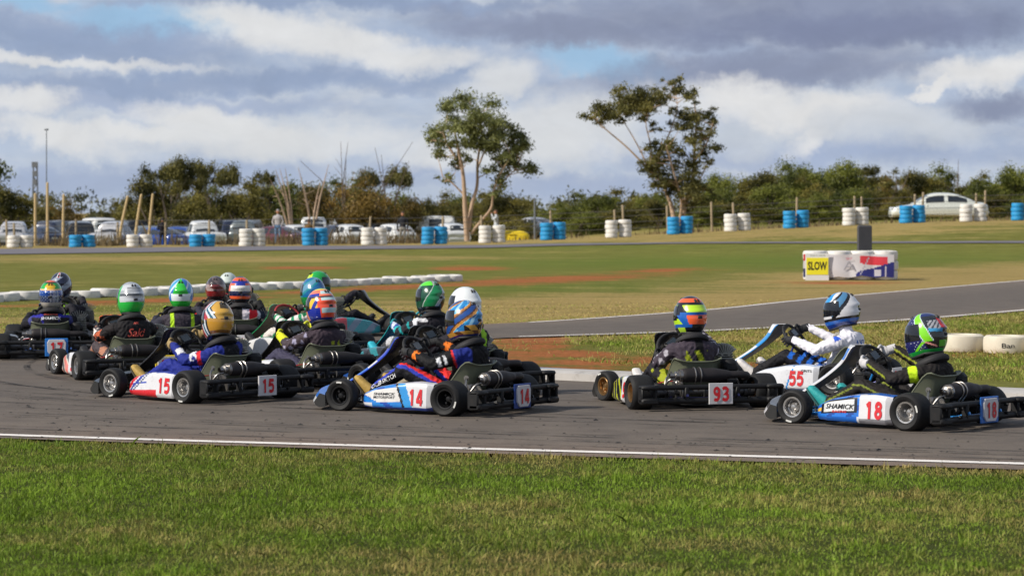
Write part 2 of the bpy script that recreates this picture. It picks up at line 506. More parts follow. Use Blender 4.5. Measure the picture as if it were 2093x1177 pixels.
def ground_mat():
    m = bpy.data.materials.new('turf_and_soil'); m.use_nodes = True
    q = NG(m.node_tree); bs = q.n['Principled BSDF']
    pos = q.new('ShaderNodeNewGeometry').outputs['Position']
    def at(n):
        a = q.new('ShaderNodeAttribute'); a.attribute_name = n; return a.outputs['Fac']
    big = q.noise(pos, .16, 6, .6); mid = q.noise(pos, 1.1, 7, .65); fin = q.noise(pos, 9, 8, .75); tiny = q.noise(pos, 45, 6, .7)
    dry_ = q.math('ADD', at('dry'), q.math('MULTIPLY_ADD', big, 1.3, -.55))
    dry_ = q.math('SUBTRACT', dry_, q.math('MULTIPLY', at('lush'), .55))
    dry_ = q.math('ADD', dry_, q.math('MULTIPLY_ADD', mid, 1.5, -.75))
    dry_ = q.math('ADD', dry_, q.math('MULTIPLY_ADD', fin, 1.1, -.55))
    stp = q.new('ShaderNodeVectorMath', operation='MULTIPLY'); q.l.new(pos, stp.inputs[0]); stp.inputs[1].default_value = (.22, .9, 1)
    strk = q.noise(stp.outputs[0], 1.0, 7, .7)
    dry_ = q.math('ADD', dry_, q.math('MULTIPLY_ADD', strk, 2.0, -1.05))
    green = q.mix(q.ss(mid, .3, .7), S(104, 104, 44), S(124, 124, 60))
    green = q.mix(q.math('MULTIPLY', at('lush'), .8), green, S(98, 114, 42))
    dryc = q.mix(q.ss(fin, .3, .7), S(146, 126, 74), S(172, 150, 96))
    c = q.mix(q.ss(dry_, .15, .95), green, dryc)
    ysep = q.new('ShaderNodeSeparateXYZ'); q.l.new(pos, ysep.inputs[0])
    c = q.mix(q.math('MULTIPLY', q.ss(ysep.outputs[1], 23.0, 21.0), .85), c, S(62, 68, 30))
    dd = q.math('ADD', at('dirt'), q.math('MULTIPLY_ADD', mid, 1.5, -.75)); dd = q.math('ADD', dd, q.math('MULTIPLY_ADD', fin, .9, -.45))
    soil = q.mix(q.ss(fin, .35, .65), S(150, 80, 46), S(180, 108, 68))
    dd = q.math('ADD', dd, q.math('MULTIPLY_ADD', strk, 1.8, -.95))
    c = q.mix(q.math('MULTIPLY', q.ss(dd, .30, .85), .85), c, soil)
    k = q.math('MULTIPLY_ADD', tiny, 1.1, .45); k = q.math('MULTIPLY', k, q.math('MULTIPLY_ADD', strk, .9, .55)); k = q.math('MULTIPLY', k, q.math('MULTIPLY_ADD', fin, .7, .65)); kk = q.new('ShaderNodeCombineColor'); [q.l.new(k, kk.inputs[i]) for i in range(3)]
    c = q.mix(1, c, kk.outputs[0], 'MULTIPLY')
    q.put(bs.inputs['Base Color'], c); bs.inputs['Roughness'].default_value = .95; bs.inputs['Specular IOR Level'].default_value = .1
    b = q.new('ShaderNodeBump'); b.inputs['Strength'].default_value = .9; b.inputs['Distance'].default_value = .05
    q.l.new(q.math('ADD', fin, q.math('MULTIPLY', tiny, .6)), b.inputs['Height']); q.l.new(b.outputs[0], bs.inputs['Normal'])
    return m
GROUND = ground_mat()
ground = tag(obj('ground', gm, GROUND), 'grass and red soil of the infield', None, None, 'structure')

# ---- asphalt
def asphalt_mat():
    m = bpy.data.materials.new('asphalt'); m.use_nodes = True
    q = NG(m.node_tree); bs = q.n['Principled BSDF']
    pos = q.new('ShaderNodeNewGeometry').outputs['Position']
    a = q.new('ShaderNodeAttribute'); a.attribute_name = 'across'; ac = a.outputs['Fac']
    a2 = q.new('ShaderNodeAttribute'); a2.attribute_name = 'along'; al = a2.outputs['Fac']
    big = q.noise(pos, .35, 5, .6); mid = q.noise(pos, 2.2, 6, .6); tiny = q.noise(pos, 130, 3, .8); fin = q.noise(pos, 22, 5, .7)
    lane = q.noise(q.xyz(q.math('MULTIPLY', ac, 34), q.math('MULTIPLY', al, 1.3), 0), 1.0, 5, .65)
    c = q.mix(q.ss(mid, .3, .7), S(96, 87, 79), S(111, 101, 91))
    rub = q.math('MULTIPLY', q.ss(ac, .10, .42), q.ss(ac, 1.05, .75))
    rub = q.math('MULTIPLY', rub, q.math('MULTIPLY_ADD', lane, .6, .25), clamp=True)
    c = q.mix(q.math('MULTIPLY', rub, .5), c, S(64, 61, 60))
    dust = q.math('MULTIPLY', q.ss(ac, .16, .0), q.ss(q.math('ADD', big, q.math('MULTIPLY_ADD', mid, .5, -.25)), .3, .65))
    c = q.mix(q.math('MULTIPLY', dust, .6), c, S(126, 106, 92))
    dust2 = q.math('MULTIPLY', q.ss(ac, .9, 1.0), q.ss(mid, .35, .6))
    c = q.mix(q.math('MULTIPLY', dust2, .5), c, S(130, 104, 88))
    k = q.math('MULTIPLY_ADD', tiny, 1.5, .25); k = q.math('MULTIPLY', k, q.math('MULTIPLY_ADD', fin, .5, .75))
    kk = q.new('ShaderNodeCombineColor'); [q.l.new(k, kk.inputs[i]) for i in range(3)]
    c = q.mix(1, c, kk.outputs[0], 'MULTIPLY')
    q.put(bs.inputs['Base Color'], c); bs.inputs['Roughness'].default_value = .8; bs.inputs['Specular IOR Level'].default_value = .3
    b = q.new('ShaderNodeBump'); b.inputs['Strength'].default_value = .6; b.inputs['Distance'].default_value = .006
    q.l.new(q.math('ADD', tiny, fin), b.inputs['Height']); q.l.new(b.outputs[0], bs.inputs['Normal'])
    return m
ASPH = asphalt_mat()
def ribbon(name, A, B, nc, zoff, mt, zfun=None, kind='structure'):
    t = np.linspace(0, 1, nc)[None, :, None]
    P = A[:, None, :] * (1 - t) + B[:, None, :] * t
    z = terrain(P[..., 0], P[..., 1]) + zoff
    if zfun is not None: z = z + zfun(t[0, :, 0])[None, :]
    me = bpy.data.meshes.new(name)
    Q = np.concatenate([P, z[..., None]], -1)
    me.from_pydata(Q.reshape(-1, 3).tolist(), [], grid_faces(len(A), nc))
    s = np.r_[0, np.cumsum(np.linalg.norm(np.diff((A + B) / 2, axis=0), axis=1))]
    for nm, arr in (('across', np.tile(t[0, :, 0], (len(A), 1))), ('along', np.tile(s[:, None], (1, nc)))):
        a = me.attributes.new(nm, 'FLOAT', 'POINT'); a.data.foreach_set('value', arr.astype(np.float32).ravel())
    me.polygons.foreach_set('use_smooth', [True] * len(me.polygons)); me.update()
    if me.polygons[0].normal.z < 0: me.flip_normals()
    return tag(obj(name, me, mt), None, None, None, kind)
track = ribbon('race_track', PO, PI_, NC, .008, ASPH)
def offset_path(P, d):                              # to the right of travel
    T = np.gradient(P, axis=0); T /= np.linalg.norm(T, axis=1)[:, None]
    return P + d * np.stack([T[:, 1], -T[:, 0]], 1)
LINE = mat('worn_white_line', S(226, 220, 214), .7, var=.2, nscale=3.0, dirt=.5, bump=.2)
near = PO[(PO[:, 1] < 22.2) & (PO[:, 0] > -8)]
shift = np.interp(near[:, 0], [-6, -2, 3, 8], [.10, .16, .30, .38])[:, None]
nrm = offset_path(near, 1.0) - near
ribbon('edge_line', near + nrm * shift, near + nrm * (shift + .135), 2, .013, LINE)
farin = PI_[(PI_[:, 1] > 35.2)]
ribbon('edge_line', farin - (offset_path(farin, 1) - farin) * .12, farin - (offset_path(farin, 1) - farin) * .24, 2, .013, LINE)
farout = PO[(PO[:, 1] > 40)]
ribbon('edge_line', farout + (offset_path(farout, 1) - farout) * .1, farout + (offset_path(farout, 1) - farout) * .2, 2, .013, LINE)

# far straight along the painted tyre stacks
ft = np.array([gpt(px, py, 92) for px, py in ((-500, 515), (0, 510), (250, 507.5), (500, 505), (800, 503), (1000, 502), (1300, 497.5), (1700, 495.5), (2093, 494), (2500, 492))])
fb = np.array([gpt(px, py, 92) for px, py in ((-500, 527), (0, 521), (250, 517.5), (500, 513.5), (800, 510), (1000, 507.5), (1300, 500.5), (1700, 498.5), (2093, 498), (2500, 497))])
ribbon('far_straight', smooth_path(ft, 120), smooth_path(fb, 120), 5, .03, mat('far_asphalt', S(104, 100, 106), .8, var=.15, nscale=.6))

# kerb at the apex, blue at its tip, then white: each cast section is its own piece
KW = mat('kerb_white_paint', S(176, 172, 168), .75, var=.3, nscale=2.5, dirt=.6, bump=.3)
KB = mat('kerb_blue_paint', S(58, 128, 178), .7, var=.3, nscale=2.5, dirt=.5, bump=.3)
ki = PI_[(PI_[:, 1] > 14) & (PI_[:, 1] < 33)]
ki = ki[(ki[:, 0] > -1.2) & (ki[:, 0] < 15)]
ki = resample(ki, 121)
ko = offset_path(ki, -1.0); wdt = np.interp(np.arange(121), [0, 90, 108, 120], [1.25, 1.25, .9, .35])[:, None]
ko = ki + (ko - ki) * wdt
kerb = empty('apex_kerb', (ki[60][0], ki[60][1], 0))
tag(kerb, 'low raised concrete kerb, white with a blue tip, along the inside of the corner', 'kerb')
for i in range(0, 120, 6):
    a, b = ki[i:i + 7].copy(), ko[i:i + 7].copy()
    a[-1] = a[-2] + (a[-1] - a[-2]) * .97; b[-1] = b[-2] + (b[-1] - b[-2]) * .97
    rows = []
    prof = [(0, .0), (.02, .018), (.3, .05), (.6, .072), (.92, .084), (1.0, .065), (1.0, -.03), (0, -.03)]
    for p_, q_ in zip(a, b): rows.append([(*(p_ + (q_ - p_) * t), z + .008) for t, z in prof])
    mb = MB(); mb.add(grid(np.array(rows) - np.array([ki[60][0], ki[60][1], 0]), True, True))
    mid = ki[i + 3]
    blue = mid[0] < .62 and mid[1] > 26
    obj('kerb_section', mb.mesh('kerb_section', 30), KB if blue else KW, kerb)

# rubber left on the racing line
MARK = mat('rubber_mark', S(44, 42, 43), .85, var=.2)
def mark_mat():
    m = MARK; q = NG(m.node_tree); bs = q.n['Principled BSDF']
    pos = q.new('ShaderNodeNewGeometry').outputs['Position']
    a = q.ss(q.noise(pos, 1.6, 7, .75), .38, .62)
    bs.inputs['Alpha'].default_value = .6
    q.l.new(q.math('MULTIPLY', a, .55), bs.inputs['Alpha'])
mark_mat()
Tm = np.linspace(0, 1, NS)
mk = []
rr = np.random.default_rng(3)
sel = (PO[:, 1] < 36.5) & (PO[:, 0] < 14)
A_, B_ = PO[sel], PI_[sel]
for k in range(32):
    u = rr.uniform(.04, .62) if k > 7 else (.045, .075, .10, .14, .19, .23, .28, .33)[k]
    n0 = rr.integers(0, len(A_) // 2); n1 = n0 + rr.integers(len(A_) // 5, len(A_) // 2); n1 = min(n1, len(A_))
    drift = np.linspace(0, rr.uniform(-.05, .09), n1 - n0)[:, None]
    f = u + drift
    P = A_[n0:n1] * (1 - f) + B_[n0:n1] * f
    w = rr.uniform(.025, .075)
    N = offset_path(P, w)
    mk.append((P, N))
mb = MB()
for P, N in mk:
    Q = np.stack([np.c_[P, np.full(len(P), .0125)], np.c_[N, np.full(len(N), .0125)]], 1)
    mb.add(grid(Q))
me = mb.mesh('tyre_marks', 0, False)
tag(obj('tyre_marks', me, MARK), 'dark rubber streaks across the asphalt', None, None, 'stuff')

# marbles: scraps of rubber along the outer edge
n = 2200
rr = np.random.default_rng(11)
V = []
idx = rr.integers(0, len(near) - 1, n); off = np.abs(rr.normal(.0, 1.6, n)) + .05
off = np.where(rr.random(n) < .35, rr.uniform(.05, 5.5, n), off)
for i, o in zip(idx, off):
    p = near[i] + (near[i + 1] - near[i]) * rr.random() + nrm[i] * o
    s = rr.uniform(.005, .015) * (1.8 if rr.random() < .12 else 1); a = rr.normal(0.25, .7)
    c, sn = math.cos(a), math.sin(a); e = rr.uniform(.3, .8)
    z = .012; h = s * rr.uniform(.15, .45)
    b4 = [(-1, -e), (1, -e * .6), (.8, e), (-.7, e * .8)]
    q = [(p[0] + s * (x * c - y * sn), p[1] + s * (x * sn + y * c)) for x, y in b4]
    top = (p[0] + s * .1, p[1], z + h)
    for k in range(4):
        V += [(*q[k], z), (*q[(k + 1) % 4], z), top]
obj_m = obj('rubber_marbles', quads_mesh('rubber_marbles', np.array(V), None, 3), mat('rubber_scrap', S(34, 33, 34), .8))
tag(obj_m, 'small black rubber scraps scattered on the asphalt edge', None, None, 'stuff')

# ---- grass blades
GR = mat('grass_blade', (.1, .15, .04), .6, attr=True, var=.1, trans=.35, spec=.25)
def blades(name, x, y, h, wd, cols, lean=.9, label=None):
    n = len(x); rr = np.random.default_rng(5)
    a = rr.uniform(0, 2 * np.pi, n); d = np.stack([np.cos(a), np.sin(a)], 1)
    l = np.abs(rr.normal(0, lean, n)) * h
    b = rr.uniform(0, 2 * np.pi, n); e = np.stack([np.cos(b), np.sin(b)], 1) * wd[:, None]
    z0 = terrain(x, y) - .002
    base = np.stack([x, y, z0], 1)
    tip = base + np.c_[d * l[:, None], h]
    mid = base + np.c_[d * (l * .38)[:, None], h * .62]
    e3 = np.c_[e, np.zeros(n)]
    V = np.stack([base - e3, base + e3, mid + e3 * .8, tip, mid - e3 * .8], 1).reshape(-1, 3)
    o = obj(name, quads_mesh(name, V, cols, 5), GR)
    return tag(o, label, None, None, 'stuff')
def grass_cols(x, y, dryness, seed=2):
    rr = np.random.default_rng(seed); n = len(x)
    f = np.clip(dryness + (vnoise(x, y, .9, 4) - .5) * .75 + (vnoise(x, y, .23, 5) - .5) * .7 + rr.normal(0, .17, n), 0, 1)
    gcol = np.array(S(112, 138, 42)) * (1 - .35 * rr.random((n, 1))) + np.array(S(126, 150, 48)) * .5 * rr.random((n, 1))
    lime = vnoise(x, y, 1.6, 9)[:, None]
    gcol = gcol * (.75 + .5 * lime)
    dcol = np.array(S(178, 158, 100)) * (.6 + .6 * rr.random((n, 1)))
    out = gcol * (1 - f[:, None]) + dcol * f[:, None]
    return out * (.78 + .55 * vnoise(x, y, .085, 17))[:, None]
def scatter(n, x0, x1, y0, y1, seed):
    rr = np.random.default_rng(seed)
    return rr.uniform(x0, x1, n), rr.uniform(y0, y1, n)
x, y = scatter(620000, -7.5, 7.5, 10.8, 21.6, 21)
lim = np.interp(x, PO[:, 0][PO[:, 1] < 21.5][::-1], PO[:, 1][PO[:, 1] < 21.5][::-1])
edge_j = (vnoise(x, y, .35, 8) - .5) * .22
k = (y < lim - .02 + edge_j) & (np.abs(x) < .19 * y + 1.6)
k &= rng.random(len(x)) < np.clip(1.25 - (y - 11) * .07, .45, 1)
x, y = x[k], y[k]; dist_e = lim[k] - y
hh = rng.gamma(8, .0024, len(x)) * (1 + .5 * (vnoise(x, y, .5, 6) - .5)) * (.8 + .35 * (rng.random(len(x)) > .95)) * (.7 + .75 * vnoise(x, y, .12, 16))
dryn = .13 + .45 * np.exp(-dist_e / .45) + .14 * sst(y, 15.2, 12.2)
blades('grass', x, y, hh, rng.uniform(.0016, .0034, len(x)), grass_cols(x, y, dryn), .75, 'short green and straw coloured turf in front of the track')
tr = np.random.default_rng(91); tx = tr.uniform(-6, 6, 900); ty = tr.uniform(11, 19, 900)
bx_ = np.repeat(tx, 22) + tr.normal(0, .018, 900 * 22); by_ = np.repeat(ty, 22) + tr.normal(0, .018, 900 * 22)
lim2 = np.interp(bx_, PO[:, 0][PO[:, 1] < 21.5][::-1], PO[:, 1][PO[:, 1] < 21.5][::-1]); kk_ = by_ < lim2 - .3
bx_, by_ = bx_[kk_], by_[kk_]
blades('grass', bx_, by_, tr.gamma(7, .0062, len(bx_)), tr.uniform(.0016, .003, len(bx_)), grass_cols(bx_, by_, np.full(len(bx_), .2), 12), .6, 'taller tufts standing out of the turf')
# rougher grass on the island inside the corner and beyond the far side of the track
x, y = scatter(210000, -1.2, 13, 25, 48, 22)
ISL = np.r_[PI_[::2], [(40, 60)]]
k = inside(x, y, ISL)
dk = dist_line(x, y, PI_); ddI = dk
k &= (dk > .12) & (np.abs(x) < .19 * y + 1.5)
k &= ~((y < 33) & (ddI < 1.27) & (x > -1.2) & (y < 31.5 + 0 * x))
pxx, pyy = to_px(x, y)
dz = np.exp(-((pxx - 1090) / 125) ** 2 - ((pyy - 702) / 27) ** 2) + .9 * np.exp(-((pxx - 1200) / 170) ** 2 - ((pyy - 722 - .1 * (pxx - 1180)) / 12) ** 2) + .55 * np.exp(-((pxx - 1480) / 330) ** 2 - ((pyy - 744 - .06 * (pxx - 1480)) / 10) ** 2)
k &= rng.random(len(x)) > np.clip(dz * 1.5 + (vnoise(x, y, .8, 14) - .55) * 1.5, 0, .97)
x, y = x[k], y[k]
blades('grass', x, y, rng.gamma(6, .0048, len(x)) * (.6 + .9 * vnoise(x, y, .6, 3)), rng.uniform(.003, .007, len(x)), grass_cols(x, y, np.full(len(x), .52), 6), .9, 'tufted grass on the island inside the corner')
x, y = scatter(150000, -13, 14, 36, 52, 23)
keep = rng.random(len(x)) < sst(y, 52, 38); x, y = x[keep], y[keep]
k = (~inside(x, y, TRACK_POLY)) & (~inside(x, y, ISL)) & (np.abs(x) < .19 * y + 1)
dk = dist_line(x, y, PO); k &= dk > .15
x, y = x[k], y[k]; dk = dk[k]
pxx, pyy = to_px(x, y)
dz = np.zeros(len(x))
for (a, b, c_, d_, t_) in [(1120, 572, 300, 9, -.045), (760, 590, 260, 8, -.045), (960, 549, 90, 6, 0), (300, 615, 330, 6, -.035)]:
    dz = np.maximum(dz, np.exp(-((pxx - a) / c_) ** 2 - ((pyy - b - t_ * (pxx - a)) / d_) ** 2))
k = rng.random(len(x)) > np.clip(dz * 1.4 + (vnoise(x, y, 1.5, 31) - .5), 0, .97)
x, y, dk = x[k], y[k], dk[k]
blades('grass', x, y, rng.gamma(6, .0019, len(x)), rng.uniform(.006, .012, len(x)), grass_cols(x, y, .48 + .4 * sst(dk, 9, 2) * (x > -2), 8) * 1.15, 1.4, 'olive and straw grass of the field beyond the corner')
# ================================================================ racing karts (local: +Y ahead, origin on the ground under the rear axle)
RUB = mat('tyre_rubber', S(33, 33, 34), .66, var=.2, nscale=9, bump=.15, bscale=120, spec=.25, dirt=.2)
BLK = mat('black_plastic', S(22, 22, 24), .55, var=.25, nscale=8, spec=.3, dirt=.2)
BLK2 = mat('black_steel', S(20, 20, 22), .5, .2, var=.2, nscale=12)
PAINT = mat('sticker_paint', rough=.3, attr=True, var=.08, nscale=10, coat=.35, dirt=.28)
STEEL = mat('bare_steel', S(150, 146, 142), .32, .9, var=.2, nscale=14)
DULL = mat('dull_alloy', S(96, 96, 98), .5, .7, var=.25, nscale=20)
SEAT = mat('seat_fibreglass', S(104, 108, 90), .35, var=.18, nscale=7, spec=.5)
REDN = mat('red_number', S(196, 30, 40), .4, var=.06)
INK = mat('black_ink', S(26, 26, 30), .5)
WINK = mat('white_ink', S(226, 226, 228), .5, var=.06)
SCREEN = mat('dash_screen', S(40, 50, 58), .12, spec=.8, var=.05)
TXT = mat('tyre_print', S(196, 196, 192), .6)
RIMS = {'silver': mat('rim_silver', S(188, 186, 184), .28, .85, var=.12, nscale=12), 'gold': mat('rim_bronze', S(158, 124, 84), .3, .8, var=.12, nscale=12),
        'black': mat('rim_black', S(26, 26, 28), .35, .3, var=.2)}
def frame_mat(c):
    return mat('frame_%d_%d_%d' % c, S(*c), .35, .2, var=.12, coat=.3)

_mc = {}
NARROW = .84
def cached(key, fn):
    if key not in _mc:
        me = _mc[key] = fn()
        if key in ('frame', 'bumper', 'axle', 'tray'):
            for v in me.vertices: v.co.x *= NARROW
    return _mc[key]

def tyre_mesh(r, w, ri):
    h = w / 2
    prof = [(ri, -h * .62), (ri + .006, -h * .80), (ri + .022, -h * .93), ((r + ri) / 2 + .008, -h), (r - .022, -h * .97), (r - .010, -h * .88), (r - .003, -h * .72), (r, -h * .4), (r + .0005, 0)]
    prof = prof + [(a, -b) for a, b in prof[-2::-1]]
    mb = MB(); mb.add(lathe(prof, 'x', 40)); return mb.mesh('tyre', 50)
def rim_mesh(r, w):
    h = w / 2
    mb = MB()
    prof = [(r + .003, -h * .66), (r + .006, -h * .74), (r + .002, -h * .80), (r - .008, -h * .78), (r - .014, -h * .55), (r - .017, -h * .15), (r - .028, .0), (.038, .012), (.034, -.012), (.018, -.03), (.0, -.032)]
    mb.add(lathe(prof, 'x', 32))
    prof2 = [(r + .003, h * .66), (r + .006, h * .74), (r + .002, h * .80), (r - .008, h * .78), (r - .014, h * .55), (r - .02, .02), (.04, .03), (.0, .03)]
    mb.add(lathe(prof2, 'x', 32))
    for k in range(3):
        a = k * 2 * math.pi / 3 + .4
        mb.add(lathe([(.0, -.03), (.009, -.03), (.009, .01), (0, .01)], 'x', 8, (-.004, .034 * math.cos(a), .034 * math.sin(a))))
    return mb.mesh('rim', 40)
def print_mesh(r, w, ri):
    mb = MB(); h = w / 2 * .985
    rm = (r + ri) / 2 + .004
    for a0, a1 in ((.6, 1.05),):
        a = np.linspace(a0, a1, 9)
        P = np.stack([np.stack([np.full(9, -h - .004), rr_ * np.cos(a), rr_ * np.sin(a)], 1) for rr_ in (rm - .006, rm + .007)], 1)
        mb.add(grid(P))
    return mb.mesh('print', 0, False)

def make_wheel(parent, x, y, front, rim, steer=0.0):
    r, w, ri = (.127, .118, .072) if front else (.139, .185, .074)
    key = 'f' if front else 'r'
    wl = empty('wheel', (x, y, r), 0, parent)
    wl.rotation_euler = (random.uniform(0, 6.28), 0, steer + (math.pi if x > 0 else 0))
    wl.rotation_mode = 'ZYX' if False else 'XYZ'
    obj('tyre', cached('tyre' + key, lambda: tyre_mesh(r, w, ri)), RUB, wl)
    obj('rim', cached('rim' + key, lambda: rim_mesh(ri, w)), RIMS[rim], wl)
    obj('tyre_print', cached('print' + key, lambda: print_mesh(r, w, ri)), TXT, wl)
    return wl

def frame_mesh():
    mb = MB(); r = .015; z = .065
    for s in (-1, 1):
        mb.add(tube(smooth_path([(s * .31, -.2, z + .03), (s * .31, .05, z), (s * .33, .42, z), (s * .2, .66, z), (s * .19, .92, z), (s * .27, 1.06, z), (s * .2, 1.2, z)], 40), r, 8))
        mb.add(tube([(s * .31, -.02, z), (s * .31, -.02, .16)], .02, 8))
        mb.add(tube(smooth_path([(s * .31, .2, z), (s * .5, .22, .07), (s * .52, .5, .075), (s * .5, .78, .07), (s * .24, .82, z)], 24), .011, 6))
        mb.add(tube([(s * .27, 1.04, z), (s * .43, 1.04, .1)], .014, 8)); mb.add(tube([(s * .44, 1.04, .06), (s * .44, 1.04, .2)], .013, 8))
        mb.add(tube([(s * .44, .98, .12), (s * .04, .93, .13)], .006, 6))
        mb.add(tube([(s * .25, -.2, .095), (s * .25, -.3, .13)], .012, 6))
    for y_, xs in ((-.2, .31), (.42, .33), (.88, .19), (1.2, .2)):
        mb.add(tube([(-xs, y_, z + (.03 if y_ < 0 else 0)), (xs, y_, z + (.03 if y_ < 0 else 0))], r * .9, 8))
    mb.add(tube([(0, .8, .08), (-.03, .62, .42)], .010, 8))
    for s in (-1, 1): mb.add(tube([(s * .12, .86, z), (0, .68, .3)], .008, 6))
    for s in (-1, 1):
        mb.add(tube(smooth_path([(s * .2, 1.2, z), (s * .36, 1.28, .08), (s * .3, 1.36, .1), (0, 1.38, .1)], 16), .01, 6))
    return mb.mesh('frame', 50)
def tray_mesh():
    mb = MB(); mb.add(cbox((0, .82, .045), (.42, .78, .006), .002))
    mb.add(cbox((0, .28, .03), (.3, .5, .004), .001))
    return mb.mesh('floor_tray')
def seat_mesh():
    sp = smooth_path([(.60, .155), (.55, .10), (.44, .062), (.30, .05), (.18, .065), (.10, .12), (.065, .20), (.04, .28), (.015, .355), (.0, .375)], 36)
    n = len(sp); T = np.gradient(sp, axis=0); T /= np.linalg.norm(T, axis=1)[:, None]
    N = np.stack([-T[:, 1], T[:, 0]], 1); N = np.where(N[:, 1:2] + N[:, 0:1] > 0, N, -N)
    us = np.linspace(-1, 1, 23); rows = []
    for i in range(n):
        t = i / (n - 1)
        w = .165 + .02 * math.sin(t * math.pi)
        sd = np.interp(t, [0, .25, .5, .7, .85, 1], [.03, .10, .17, .13, .09, .03])
        row = []
        for u in us:
            k = max(0, (abs(u) - .55) / .45)
            up = sd * k ** 1.6
            row.append((u * w * (1 + .12 * k), sp[i][0] + N[i][0] * up, sp[i][1] + N[i][1] * up))
        rows.append(row)
    P = np.array(rows); mb = MB(); mb.add(grid(P))
    P2 = P.copy()
    for i in range(n): P2[i, :, 1] -= N[i][0] * .007; P2[i, :, 2] -= N[i][1] * .007
    P2[:, :, 0] *= 1.03
    mb.add(grid(P2))
    edge = np.r_[P[0], P[:, -1], P[-1][::-1], P[::-1, 0]]; e2 = np.r_[P2[0], P2[:, -1], P2[-1][::-1], P2[::-1, 0]]
    mb.add(tube((edge + e2)[::2] / 2, .0065, 6, closed=True))
    return mb.mesh('seat', 60, False)
def bumper_mesh():
    mb = MB()
    for s in (-1, 1):
        for z, hh in ((.19, .036), (.085, .05)): mb.add(cbox((s * .615, -.262, z), (.17, .10, hh), .014))
        mb.add(cbox((s * .687, -.25, .137), (.026, .10, .14), .012)); mb.add(cbox((s * .555, -.262, .137), (.028, .07, .13), .01))
        mb.add(cbox((s * .25, -.262, .137), (.045, .05, .12), .01))
        for z in (.105, .165): mb.add(lathe([(.0, -.302), (.012, -.302), (.012, -.27)], 'y', 8, (s * .36, 0, z)))
        for z in (.1, .17): mb.add(lathe([(.0, -.302), (.010, -.302), (.010, -.27)], 'y', 8, (s * .62, 0, z)))
    mb.add(tube([(x_, -.262, .19) for x_ in np.linspace(-.56, .56, 12)], .021, 10)); mb.add(tube([(x_, -.262, .085) for x_ in np.linspace(-.56, .56, 12)], .026, 10))
    return mb.mesh('rear_bumper', 40)
def axle_mesh():
    mb = MB(); mb.add(tube([(-.56, 0, .139), (.56, 0, .139)], .025, 14))
    for x_ in (-.31, .31, .05): mb.add(lathe([(.025, -.03), (.05, -.03), (.05, .03), (.025, .03)], 'x', 16, (x_, 0, .139)))
    for s in (-1, 1): mb.add(lathe([(.025, -.05), (.04, -.05), (.04, .05), (.025, .05)], 'x', 16, (s * .47, 0, .139)))
    return mb.mesh('rear_axle', 40)
def disc_mesh():
    mb = MB(); mb.add(lathe([(.03, -.007), (.095, -.007), (.095, .007), (.03, .007)], 'x', 28, (-.18, 0, .139)))
    mb.add(cbox((-.18, .06, .2), (.06, .1, .06), .012)); return mb.mesh('brake_disc', 40)
def guard_mesh():
    a = np.linspace(-.5, 2.6, 14); rows = []
    for t in a:
        y_, z_ = .03 + .135 * math.cos(t), .14 + .115 * math.sin(t)
        rows.append([(.20, y_, z_), (.20, y_ * 1.0 + .012 * math.cos(t), z_ + .012), (.265, y_ + .012 * math.cos(t), z_ + .012), (.265, y_, z_)])
    mb = MB(); mb.add(grid(np.array(rows), True, True))
    mb.add(lathe([(.02, -.004), (.085, -.004), (.085, .004), (.02, .004)], 'x', 26, (.235, 0, .139)))
    return mb.mesh('chain_guard', 40)
def engine_mesh():
    mb = MB()
    mb.add(cbox((.36, .26, .15), (.18, .22, .15), .02)); mb.add(lathe([(.0, -.11), (.075, -.11), (.085, -.09), (.085, .09), (.0, .1)], 'x', 20, (.38, .26, .16)))
    mb.add(tube([(.36, .28, .22), (.36, .33, .40)], .05, 14))
    mb.add(lathe([(0, 0), (.055, 0), (.06, .01), (.06, .06), (.045, .075), (0, .075)], 'x', 16, (.46, .2, .17)))
    mb.add(cbox((.36, .12, .25), (.09, .12, .08), .02)); mb.add(tube([(.36, .12, .25), (.28, .1, .3)], .03, 10))
    return mb.mesh('engine', 40)
def fins_mesh():
    mb = MB()
    for i in range(9):
        t = i / 8; c = np.array([.36, .285 + .05 * t, .255 + .145 * t]); s = .15 - .02 * abs(t - .4)
        M = Matrix.Rotation(R(-18), 3, 'X'); mb.add(cbox(c, (s, s, .006), .002, M))
    for i in range(9):
        a = (i - 4) * .22
        M = Matrix.Rotation(a, 3, 'Y'); mb.add(cbox((.36 + .075 * math.sin(a), .325, .385 + .075 * math.cos(a)), (.006, .11, .085), .001, M))
    return mb.mesh('cooling_fins', 30)
def muffler_mesh():
    mb = MB()
    ax = np.linspace(-.22, .20, 18)
    r = np.interp(ax, [-.22, -.20, -.185, .06, .19, .2], [.028, .05, .056, .056, .034, .03])
    mb.add(tube(np.stack([ax, np.full(18, -.12), np.full(18, .275) + .0 * ax], 1), r, 20))
    mb.add(tube(smooth_path([(.2, -.12, .275), (.34, -.1, .27), (.38, .05, .24), (.40, .25, .25), (.37, .4, .28), (.31, .4, .3)], 24), [.03] * 6 + [.028] * 19, 10))
    return mb.mesh('muffler', 50)
def tail_mesh():
    mb = MB()
    mb.add(tube([(-.215, -.12, .275), (-.255, -.12, .275), (-.26, -.12, .275), (-.30, -.12, .275)], [.034, .034, .02, .02], 16, False))
    mb.add(tube([(-.222, -.12, .275), (-.2, -.12, .275)], .05, 18)); return mb.mesh('tail_pipe', 40)
def strap_mesh():
    mb = MB(); a = np.linspace(-2.4, 2.4, 20)
    mb.add(tube(np.stack([.0 * a, .061 * np.sin(a), .061 * np.cos(a)], 1), .0055, 6)); mb.add(tube([(0, -.04, -.045), (0, .02, -.12)], .006, 6)); return mb.mesh('strap', 50)
REDL = mat('red_cable', S(150, 40, 40), .5)
